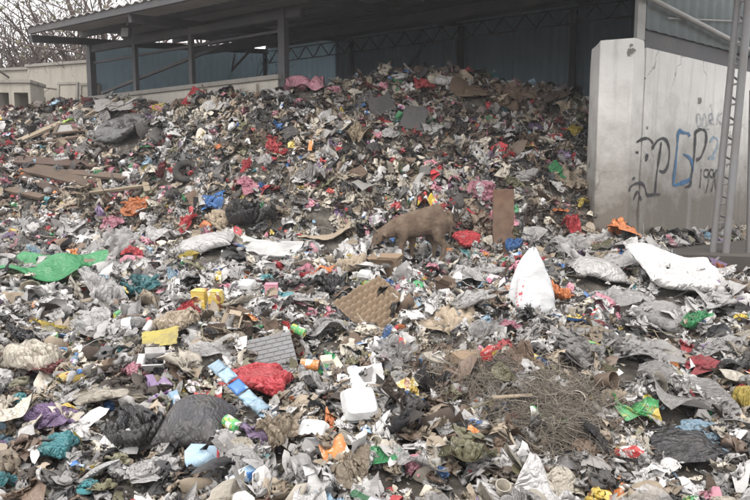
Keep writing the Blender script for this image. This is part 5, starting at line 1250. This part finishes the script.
def tints(n, Y, pile, g):
    names = ['white', 'pale grey', 'grey', 'dark grey', 'black', 'cream', 'tan', 'brown', 'dark brown', 'olive', 'pink', 'red', 'dark red', 'orange', 'yellow', 'green', 'teal', 'blue', 'light blue', 'purple']
    wf = np.array([34, 24, 8, 4, 5, 9, 8, 4, 3, 2.0, 3.2, 2.2, .6, .7, 1.0, 1.0, .6, .8, 1.3, .8])
    wp = np.array([9, 10, 10, 10, 10, 11, 18, 12, 9, 4.0, 5.5, 4.0, 1.3, .5, .7, .7, .5, .5, .5, .8])
    wn_ = np.array([15, 18, 11, 6, 5, 14, 17, 9, 6, 5.0, 1.0, .8, .5, .4, .6, .9, .7, .5, .8, .6])
    C_ = np.array([PAL[k] for k in names])
    idx = np.empty(n, int)
    for msk, w in ((pile, wp), (~pile & (Y > 4.2), wf), (~pile & (Y <= 4.2), wn_)):
        idx[msk] = g.choice(20, msk.sum(), p=w / w.sum())
    return C_[idx] * g.uniform(0.6, 1.15, (n, 1)), names, idx
def rotations(n, g, nrm, tilt):
    yaw = g.uniform(0, 6.283, n); az = g.uniform(0, 6.283, n); tl = g.normal(0, tilt, n)
    def axis(ax, an):
        c, s = np.cos(an)[:, None, None], np.sin(an)[:, None, None]; K = np.zeros((n, 3, 3))
        K[:, 0, 1] = -ax[:, 2]; K[:, 0, 2] = ax[:, 1]; K[:, 1, 0] = ax[:, 2]; K[:, 1, 2] = -ax[:, 0]; K[:, 2, 0] = -ax[:, 1]; K[:, 2, 1] = ax[:, 0]
        return np.eye(3)[None] + s * K + (1 - c) * (K @ K)
    z = np.zeros((n, 3)); z[:, 2] = 1
    Rz = axis(z, yaw); Rt = axis(np.stack([np.cos(az), np.sin(az), 0 * az], 1), tl)
    cr = np.cross(z, nrm); sn = np.linalg.norm(cr, axis=1); cr = cr / (sn[:, None] + 1e-9)
    return axis(cr, np.arctan2(sn, nrm[:, 2])) @ Rt @ Rz
def normals_at(X, Y, e=0.12):
    dx = (height(X + e, Y) - height(X - e, Y)) / (2 * e); dy = (height(X, Y + e) - height(X, Y - e)) / (2 * e)
    n = np.stack([-dx, -dy, np.ones_like(dx)], 1); return n / np.linalg.norm(n, axis=1, keepdims=True)
def scatter_mesh(name, protos, pts, sizes, tint, rough, sink, tilt, g, mat, squash=(0.5, 1.1)):
    """One mesh from many small copies of a few grids."""
    n = len(pts); nrm = normals_at(pts[:, 0], pts[:, 1]); Rm = rotations(n, g, nrm, tilt)
    which = g.integers(0, len(protos), n); VV = []; FF = []; CC = []; off = 0
    Z = height(pts[:, 0], pts[:, 1]) - sink
    for k, (P, F) in enumerate(protos):
        ii = np.nonzero(which == k)[0]
        if not len(ii): continue
        q = P[None] * np.stack([np.ones(len(ii)), g.uniform(0.4, 1.1, len(ii)), g.uniform(*squash, len(ii))], 1)[:, None] * sizes[ii][:, None, None]
        v = np.einsum('nij,nkj->nki', Rm[ii], q) + np.stack([pts[ii, 0], pts[ii, 1], Z[ii]], 1)[:, None]
        m_ = P.shape[0]; VV.append(v.reshape(-1, 3)); FF.append((F[None] + (off + np.arange(len(ii)) * m_)[:, None, None]).reshape(-1, 4)); off += len(ii) * m_
        c = np.concatenate([tint[ii], rough[ii][:, None]], 1); CC.append(np.repeat(c, m_, 0))
    V = np.concatenate(VV).astype(np.float32); F = np.concatenate(FF).astype(np.int32); Cc = np.concatenate(CC).astype(np.float32)
    me = bpy.data.meshes.new(name); me.vertices.add(len(V)); me.vertices.foreach_set("co", V.ravel())
    me.loops.add(F.size); me.loops.foreach_set("vertex_index", F.ravel()); me.polygons.add(len(F))
    me.polygons.foreach_set("loop_start", np.arange(0, F.size, 4, dtype=np.int32))
    me.update(calc_edges=True); me.polygons.foreach_set("use_smooth", np.ones(len(F), bool))
    ca = me.color_attributes.new("tint", 'FLOAT_COLOR', 'POINT'); ca.data.foreach_set("color", Cc.ravel())
    me.materials.append(mat); me.validate()
    return link(name, me)
def low(P, st):
    Q = P[::st, ::st]; nu, nv = Q.shape[:2]; return Q.reshape(-1, 3), np.array(grid_faces(nu, nv))
def soften(P):
    Q = P.copy(); Q[1:-1, 1:-1] = (4 * P[1:-1, 1:-1] + P[:-2, 1:-1] + P[2:, 1:-1] + P[1:-1, :-2] + P[1:-1, 2:]) / 8; return Q
_lpn = [low(soften(outline(P, 800 + i, 0.4)), 2) for i, P in enumerate(FILM)] + [low(soften(outline(P, 850 + i, 0.35)), 2) for i, P in enumerate(FILM)]
gl = np.random.default_rng(5)
NL = 38000
lp = litter_points(NL, gl, 0.95)
lp_ = litter_points(56000, gl); lp_ = lp_[lp_[:, 1] < 4.6][:9500]; lp = np.concatenate([lp, lp_]); NL = len(lp)
_toe = np.interp(lp[:, 0] / lp[:, 1], _TA, _TT)
on_pile = lp[:, 1] > _toe + 0.1
tn, _, ti_ = tints(NL, lp[:, 1], on_pile, gl)
# loads tipped together: patches where one colour and one size of scrap prevails
sd_ = litter_points(260, gl); d2_ = ((lp[:, None, :] - sd_[None]) ** 2).sum(-1); near_ = d2_.argmin(1)
sdt = np.interp(sd_[:, 0] / sd_[:, 1], _TA, _TT); pc_, _, _ = tints(260, sd_[:, 1], sd_[:, 1] > sdt + 0.1, gl)
dull_ = np.where(sd_[:, 1] > sdt, 0.3, 0.25); swap_ = gl.random(NL) < dull_[near_]
okc_ = (pc_.max(1) - pc_.min(1)) < 0.17
swap_ &= okc_[near_]
tn = np.where(swap_[:, None], pc_[near_] * gl.uniform(0.7, 1.15, (NL, 1)), tn)
psz_ = gl.uniform(0.65, 1.3, 260)[near_]
lsz = np.where(on_pile, gl.gamma(4.0, 0.047, NL), gl.gamma(3.5, 0.054, NL)).clip(0.05, 0.42) * psz_
for o_ in (0,):
    keep = np.ones(NL, bool)
    for (hx, hy, hr) in FOOT: keep &= ((lp[:, 0] - hx) ** 2 + (lp[:, 1] - hy) ** 2 > (hr * 0.28) ** 2)
    lq = project(np.stack([lp[:, 0], lp[:, 1], height(lp[:, 0], lp[:, 1]) + 0.3 * lsz], 1))
    for (hx, hy, hz_, hr) in HERO:
        a_, b_, c_ = project(np.array([hx, hy, hz_])); rp = hr * FPX / c_
        keep &= ~((np.hypot(lq[0] - a_, lq[1] - b_) < rp * 0.72) & (lq[2] < c_ + 0.02) & (lq[2] > c_ - 0.6) & (lsz > 0.11))
    lsz = np.where(lp[:, 1] < 4.4, lsz * 0.72, lsz)
    lp, tn, lsz, on_pile = lp[keep], tn[keep], lsz[keep], on_pile[keep]; NL = len(lp)
tag(scatter_mesh("litter", _lpn, lp, lsz, tn, gl.uniform(0.18, 0.7, NL), gl.uniform(-0.04, 0.04, NL), 0.6, gl, litter_material(), (0.9, 1.9)),
    "dense mass of small mixed scraps covering the whole dump", kind='stuff')
# dry straw and hair-like trash heaped at the near right, and thin stalks strewn about
def strand_protos(k, g):
    out = []
    for _ in range(k):
        n = 7; P = np.zeros((n, 2, 3)); a = g.uniform(-1.3, 1.3); z = 0
        th = g.uniform(-.3, .3); p = np.array([-0.5, 0, 0.0])
        for i in range(n):
            w = 0.0065
            P[i, 0] = p + [0, -w, 0]; P[i, 1] = p + [0, w, 0.006]; th += a / n; p = p + np.array([math.cos(th), math.sin(th), g.uniform(-.25, .25)]) / (n - 1)
        out.append((P.reshape(-1, 3), np.array(grid_faces(n, 2))))
    return out
_sp = strand_protos(24, gl)
def blob_points(n, cx, cy, rx, ry, g):
    p = []
    for _ in range(n):
        q = at(cx + g.normal(0, rx * 0.5), min(496, cy + g.normal(0, ry * 0.5))); p.append((q[0] + g.normal(0, .06), q[1] + g.normal(0, .06)))
    return np.array(p)
sp1 = np.concatenate([np.concatenate([blob_points(44, 515 + gl.normal(0, 55), 425 + gl.normal(0, 26), 26, 12, gl) for _ in range(12)]), blob_points(90, 485, 388, 80, 22, gl)])
sp1 = np.repeat(sp1, 12, 0) + gl.normal(0, 0.09, (len(sp1) * 12, 2)); NS = len(sp1)
stc = np.array([(0.165, 0.14, 0.11), (0.115, 0.095, 0.075), (0.21, 0.185, 0.15), (0.08, 0.066, 0.053)])[gl.integers(0, 4, NS)] * gl.uniform(0.7, 1.2, (NS, 1))
tag(scatter_mesh("straw", _sp, sp1, gl.uniform(0.06, 0.26, NS), stc, np.full(NS, 0.9), gl.uniform(-0.11, 0.03, NS), 0.3, gl, bpy.data.materials["mixed_scraps"], (0.6, 1.4)),
    "matted dry straw and stalks heaped near the road", kind='stuff')
sp2 = litter_points(2600, gl); sp2 = sp2[sp2[:, 1] > 3.6]; NT = len(sp2)
stc = np.array([(0.22, 0.18, 0.12), (0.10, 0.075, 0.05), (0.3, 0.27, 0.2), (0.4, 0.4, 0.38), (0.05, 0.05, 0.05)])[gl.integers(0, 5, NT)]
tag(scatter_mesh("stalk_litter", _sp, sp2, gl.uniform(0.1, 0.4, NT), stc, np.full(NT, 0.8), gl.uniform(-0.10, -0.02, NT), 0.4, gl, bpy.data.materials["mixed_scraps"], (0.6, 1.6)),
    "thin stalks, strings and strips strewn through the refuse", kind='stuff')
# ------------------------------------------------------------------ every other piece large enough to count
gg = np.random.default_rng(77)
NAMES20 = ['white', 'pale grey', 'grey', 'dark grey', 'black', 'cream', 'tan', 'brown', 'dark brown', 'olive', 'pink', 'red', 'dark red', 'orange', 'yellow', 'green', 'teal', 'blue', 'light blue', 'purple']
CW = {  # how often each colour comes up, by zone (heap, field, near the road) for plastics, and for cloth, card and hard pieces
    'pl': ([10, 13, 10, 6, 12, 8, 8, 5, 4, 2, 9, 8, 3, 1, 1, 1.3, 1, 1, 1.4, 1.2], [40, 20, 4, 2, 7, 5, 3, 1, 1, 1, 6, 5, 1, 1.6, 1.4, 1.6, 1.2, 1.4, 3, 1.2], [26, 24, 5, 3, 10, 11, 8, 3, 2, 3, 3, 3, 1, 1, 1, 2, 1.3, 1, 2, 1.5]),
    'cl': ([4, 8, 13, 10, 8, 9, 17, 12, 9, 6, 3, 1, 3, .5, .3, .5, .8, 1, .5, 1], [10, 14, 13, 6, 5, 9, 12, 7, 4, 4, 3, 2, 2, 1, 1, 1, 1, 2, 1, 1], [3, 8, 16, 12, 8, 8, 14, 10, 7, 7, 2, 1, 1, .5, .5, .8, 1, 1, .6, 1]),
    'cd': ([0, 0, 0, 0, 0, 6, 18, 14, 5] + [0] * 11,) * 3, 'pp': ([8, 5, 1, 0, 0, 7, 3, 0, 0] + [0] * 11,) * 3,
    'hd': ([8, 6, 3, 1, 1, 4, 1, 1, .5, 0, 1, 2, 0, 1, 1, 2, .5, 2, 2, 0],) * 3, 'wd': ([0, 0, 1, 0, 0, 0, 5, 5, 4, 1] + [0] * 10,) * 3}
KINDS_ = [  # name, category, words, meshes, finish, colours, (heap, field, near), sizes, height range, spread of tilt
    ("plastic_bag", "plastic bag", "crumpled {} plastic bag", FILM_ME, 'film', 'pl', (80, 146, 66), (0.20, 0.56), (0.8, 1.5), 0.35),
    ("refuse_bag", "bag", "bulging {} bag", KNOT_ME + SACK_ME, 'film', 'pl', (26, 62, 46), (0.16, 0.40), (0.8, 1.25), 0.35),
    ("plastic_film", "plastic film", "rumpled {} plastic film", SHEET_ME, 'film', 'pl', (62, 110, 92), (0.18, 0.50), (1.0, 2.4), 0.45),
    ("rag", "rag", "torn {} rag", RAG_ME, 'cloth', 'cl', (95, 34, 64), (0.13, 0.32), (0.8, 1.5), 0.4),
    ("food_wrapper", "wrapper", "{} printed wrapper", SHEET_ME + RAG_ME, 'print', None, (70, 66, 54), (0.09, 0.22), (1.0, 2.0), 0.5),
    ("cardboard_scrap", "cardboard", "bent {} cardboard scrap", BOARD, 'card', 'cd', (36, 26, 9), (0.12, 0.28), (0.8, 1.2), 0.5),
    ("paper_scrap", "paper", "torn {} paper scrap", TORN_ME, 'card', 'pp', (34, 38, 20), (0.10, 0.24), (1.0, 2.0), 0.45),
    ("drink_bottle", "bottle", "{} plastic bottle", None, 'film', 'hd', (14, 22, 16), (0.16, 0.26), (1, 1), 0.35),
    ("plastic_cup", "cup", "{} plastic cup", [CUP], 'hard', 'hd', (7, 9, 3), (0.06, 0.095), (1, 1), 1.2),
    ("tin_can", "can", "dented {} printed can", [CAN], 'print', None, (6, 8, 5), (0.09, 0.13), (1, 1), 0.4),
    ("foam_box", "foam box", "white foam food box", None, None, None, (5, 6, 1), (0.12, 0.18), (1, 1), 0.5),
    ("crushed_carton", "carton", "crushed {} carton", BOX, 'card', 'cd', (10, 10, 3), (0.10, 0.18), (0.7, 1.0), 0.5),
    ("drink_carton", "carton", "{} printed drink carton", [DRINK], 'print', None, (5, 9, 6), (0.12, 0.20), (1, 1), 0.5),
    ("plastic_tub", "tub", "{} plastic tub", [TUB], 'hard', 'hd', (4, 4, 1), (0.10, 0.15), (1, 1), 0.9),
    ("wooden_stick", "stick", "thin {} stick", STICK, 'card', 'wd', (26, 18, 24), (0.25, 0.6), (1, 1), 0.25),
    ("slipper", "slipper", "{} rubber slipper", None, 'hard', 'hd', (4, 7, 5), (0.18, 0.26), (1, 1), 0.6),
    ("coconut_husk", "husk", "split {} coconut husk", HUSK, 'cloth', 'wd', (10, 10, 10), (0.09, 0.16), (0.8, 1.1), 0.8),
    ("dry_frond", "leaf", "dry {} leaf frond", FROND, 'card', 'wd', (8, 7, 9), (0.3, 0.6), (1, 1), 0.3)]
HA = np.array(HERO)
hpx = np.array([project(h[:3]) for h in HERO])
pool = litter_points(9000, gg); pool_t = np.interp(pool[:, 0] / pool[:, 1], _TA, _TT); zone_of = np.where(pool[:, 1] > pool_t, 0, np.where(pool[:, 1] > 3.9, 1, 2))
pools = [list(pool[zone_of == z]) for z in (0, 1, 2)]
placed = []; REC = []
PROTO = {}
def place(kind, z):
    name, cat, words, meshes, fin, cw, _n, sizes, hr, tilt = kind
    for _try in range(60):
        if not pools[z]: pools[z] = list(litter_points(4000, gg)); 
        x, y = pools[z].pop()
        ty = np.interp(x / y, _TA, _TT)
        if (0 if y > ty else 1 if y > 3.9 else 2) != z: continue
        s = gg.uniform(*sizes) * (0.82 if z == 0 else 1.0)
        p = np.array([x, y, hz(x, y)]); k = scale_at(p); q = project(p + np.array([0, 0, 0.3 * s]))
        if not (-30 < q[0] < 780 and q[1] < 530): continue
        d3 = np.hypot(HA[:, 0] - x, HA[:, 1] - y)
        if (d3 < HA[:, 3] * 0.75 + s * 0.25).any(): continue
        front = (hpx[:, 2] > q[2] - 0.1) & (np.hypot(hpx[:, 0] - q[0], (hpx[:, 1] - q[1])) < (HA[:, 3] * FPX / hpx[:, 2]) * 0.9 + s * k * 0.35)
        if front.any(): continue
        if any((a - x) ** 2 + (b - y) ** 2 < (0.30 * (s + c)) ** 2 for a, b, c in placed[-400:]) and _try < 45: continue
        if ((q[0] - 520) / 110) ** 2 + ((q[1] - 425) / 50) ** 2 < 1 and gg.random() < 0.7: continue
        break
    else: return
    placed.append((x, y, s))
    n = normal(x, y); rot = orient(n, gg.uniform(0, 6.283), float(np.clip(gg.normal(0, tilt), -1.2, 1.2)), gg.uniform(0, 6.283))
    lift = gg.uniform(0.02, 0.07); loc = Vector(p) + n * lift
    if cw:
        w = np.array(CW[cw][z if len(CW[cw]) > 1 else 0], float); col = NAMES20[gg.choice(20, p=w / w.sum())]
        if name in ('rag', 'plastic_film', 'cardboard_scrap') and ((q[0] - 520) / 120) ** 2 + ((q[1] - 425) / 56) ** 2 < 1: col = ('brown', 'tan', 'olive', 'dark brown')[gg.integers(0, 4)]
    else: col = None
    sc = (s, s * gg.uniform(0.7, 1.0), s * gg.uniform(*hr))
    if name == "drink_bottle":
        i = int(gg.integers(0, 2)); o = empty(name, loc, rot); o.scale = (s,) * 3
        link("body", BOTTLE[i][0], pm(col, 'clear'), o); link("cap", BOTTLE[i][1], pm(('blue', 'white', 'red', 'green')[gg.integers(0, 4)], 'hard'), o); link("label", BOTTLE[i][2], PRINTS[gg.integers(0, 7)], o)
    elif name == "foam_box":
        o = empty(name, loc, rot); o.scale = (s,) * 3
        for m, nm in zip(FOAM, ("base", "lid")): link(nm, m, FOAMM, o)
    elif name == "slipper":
        o = empty(name, loc, rot); o.scale = (s,) * 3
        link("sole", SOLE, pm(col, 'hard'), o); link("strap", STRAP, pm(('black', 'blue', 'red', 'white')[gg.integers(0, 4)], 'hard'), o)
    else:
        me = meshes[int(gg.integers(0, len(meshes)))]
        if fin == 'print': pi = int(gg.integers(0, 7)); mat = PRINTS[pi]; col = PRINT_WORD[pi]
        else:
            mat = pm(col, fin)
            if fin == 'film':
                q_ = gg.random(); mat = pm(col, 'clear' if q_ < (0.62 if col in ('white', 'pale grey', 'light blue') else 0.2) else 'plastic' if q_ > 0.7 else 'film')
        if name in ("plastic_cup", "plastic_tub", "drink_carton", "tin_can", "wooden_stick", "dry_frond"): sc = (s, s, s)
        if name == "coconut_husk": sc = (s, s * 0.9, s * 0.9)
        key = (me.name, mat.name)
        if key in PROTO: o = PROTO[key].copy(); C.objects.link(o); o.name = name
        else: o = link(name, me, mat); PROTO[key] = o
        o.location = loc; o.rotation_euler = rot.to_euler(); o.scale = sc
        o.name = name
    REC.append((o, words.format(col) if '{}' in words else words, cat, name, s * k, loc.copy()))
import re
def re_stem(n): return re.sub(r"\.\d+$", "", n)
order_ = [(kd, z) for kd in KINDS_ for z in (0, 1, 2) for _ in range(kd[6][z])]
gg.shuffle(order_)
for kd, z in order_: place(kd, z)
# labels: the nearest landmark and the side of it on which the piece lies
RP = np.array([tuple(r[0]) for r in REFS]); RN = [r[1] for r in REFS]
GROUPS_ = {"plastic_bag": "plastic bags strewn over the dump", "refuse_bag": "filled bags strewn over the dump", "plastic_film": "plastic films strewn over the dump", "rag": "rags strewn over the dump", "food_wrapper": "printed wrappers strewn over the dump",
           "cardboard_scrap": "cardboard scraps strewn over the dump", "paper_scrap": "paper scraps strewn over the dump", "drink_bottle": "plastic bottles strewn over the dump", "plastic_cup": "cups strewn over the dump", "tin_can": "cans strewn over the dump",
           "foam_box": "foam food boxes strewn over the dump", "crushed_carton": "crushed cartons strewn over the dump", "drink_carton": "drink cartons strewn over the dump", "plastic_tub": "tubs strewn over the dump", "wooden_stick": "sticks strewn over the dump",
           "slipper": "slippers strewn over the dump", "coconut_husk": "coconut husks strewn over the dump", "dry_frond": "dry fronds strewn over the dump"}
by = {}
for o, words, cat, name, size, loc in REC:
    v = np.array(loc) - RP; d = np.linalg.norm(v, axis=1); i = int(d.argmin())
    near = [j for j in np.argsort(np.linalg.norm(RP - RP[i], axis=1))[1:9]]
    u = np.array(loc) - RP[i]; u /= np.linalg.norm(u) + 1e-9
    j = max(near, key=lambda q: float((RP[q] - RP[i]) @ u / (np.linalg.norm(RP[q] - RP[i]) + 1e-9)))
    by.setdefault((words, i, j), []).append((size, o, cat, name))
ORD = ["largest", "second largest", "third largest", "fourth largest", "fifth largest", "sixth largest", "seventh largest", "eighth largest"]
for (words, i, j), L in by.items():
    L.sort(key=lambda t: -t[0])
    for n_, (size, o, cat, name) in enumerate(L):
        pre = "" if len(L) == 1 else (("larger", "smaller")[n_] + " " if len(L) == 2 else (ORD[n_] if n_ < len(L) - 1 and n_ < 8 else "smallest") + " ")
        t = f"{pre}{words} near the {RN[i]}, towards the {RN[j]}"
        if len(t.split()) > 16:
            for a in ("crumpled ", "rumpled ", "torn ", "bent ", "bulging ", "printed ", "thin ", "split ", "dry "): t = t.replace(a, "", 1) if len(t.split()) > 16 else t
        if len(t.split()) > 16: t = t.replace('towards the ', 'towards ').replace('cardboard scrap', 'cardboard').replace('paper scrap', 'paper')
        if len(t.split()) > 16: t = t.replace('near the ', 'near ')
        tag(o, t, cat, GROUPS_[name])
for o in list(bpy.data.objects):                                      # heroes of a kind that repeats belong to its group too
    if o.parent is None and o.get("category") and not o.get("group") and re_stem(o.name) in GROUPS_: o["group"] = GROUPS_[re_stem(o.name)]
# ------------------------------------------------------------------ thin haze volume added to lift the dark tones like a lens veil
hb = MB(); hb.box((0, 0, 8.9), (126, 126, 22.4)); hm = bpy.data.materials.new("added_veil"); hm.use_nodes = True; hn = hm.node_tree; hn.nodes.clear()
ho = hn.nodes.new("ShaderNodeOutputMaterial"); hv = hn.nodes.new("ShaderNodeVolumePrincipled"); hv.inputs["Color"].default_value = (0.93, 0.93, 0.95, 1)
hv.inputs["Density"].default_value = 0.0027; hv.inputs["Anisotropy"].default_value = 0.2; hn.links.new(hv.outputs[0], ho.inputs["Volume"])
tag(link("haze", hb.mesh("haze"), hm), "thin haze added over the dump, lifting its dark tones", kind='stuff')
scene.cycles.volume_bounces = 0
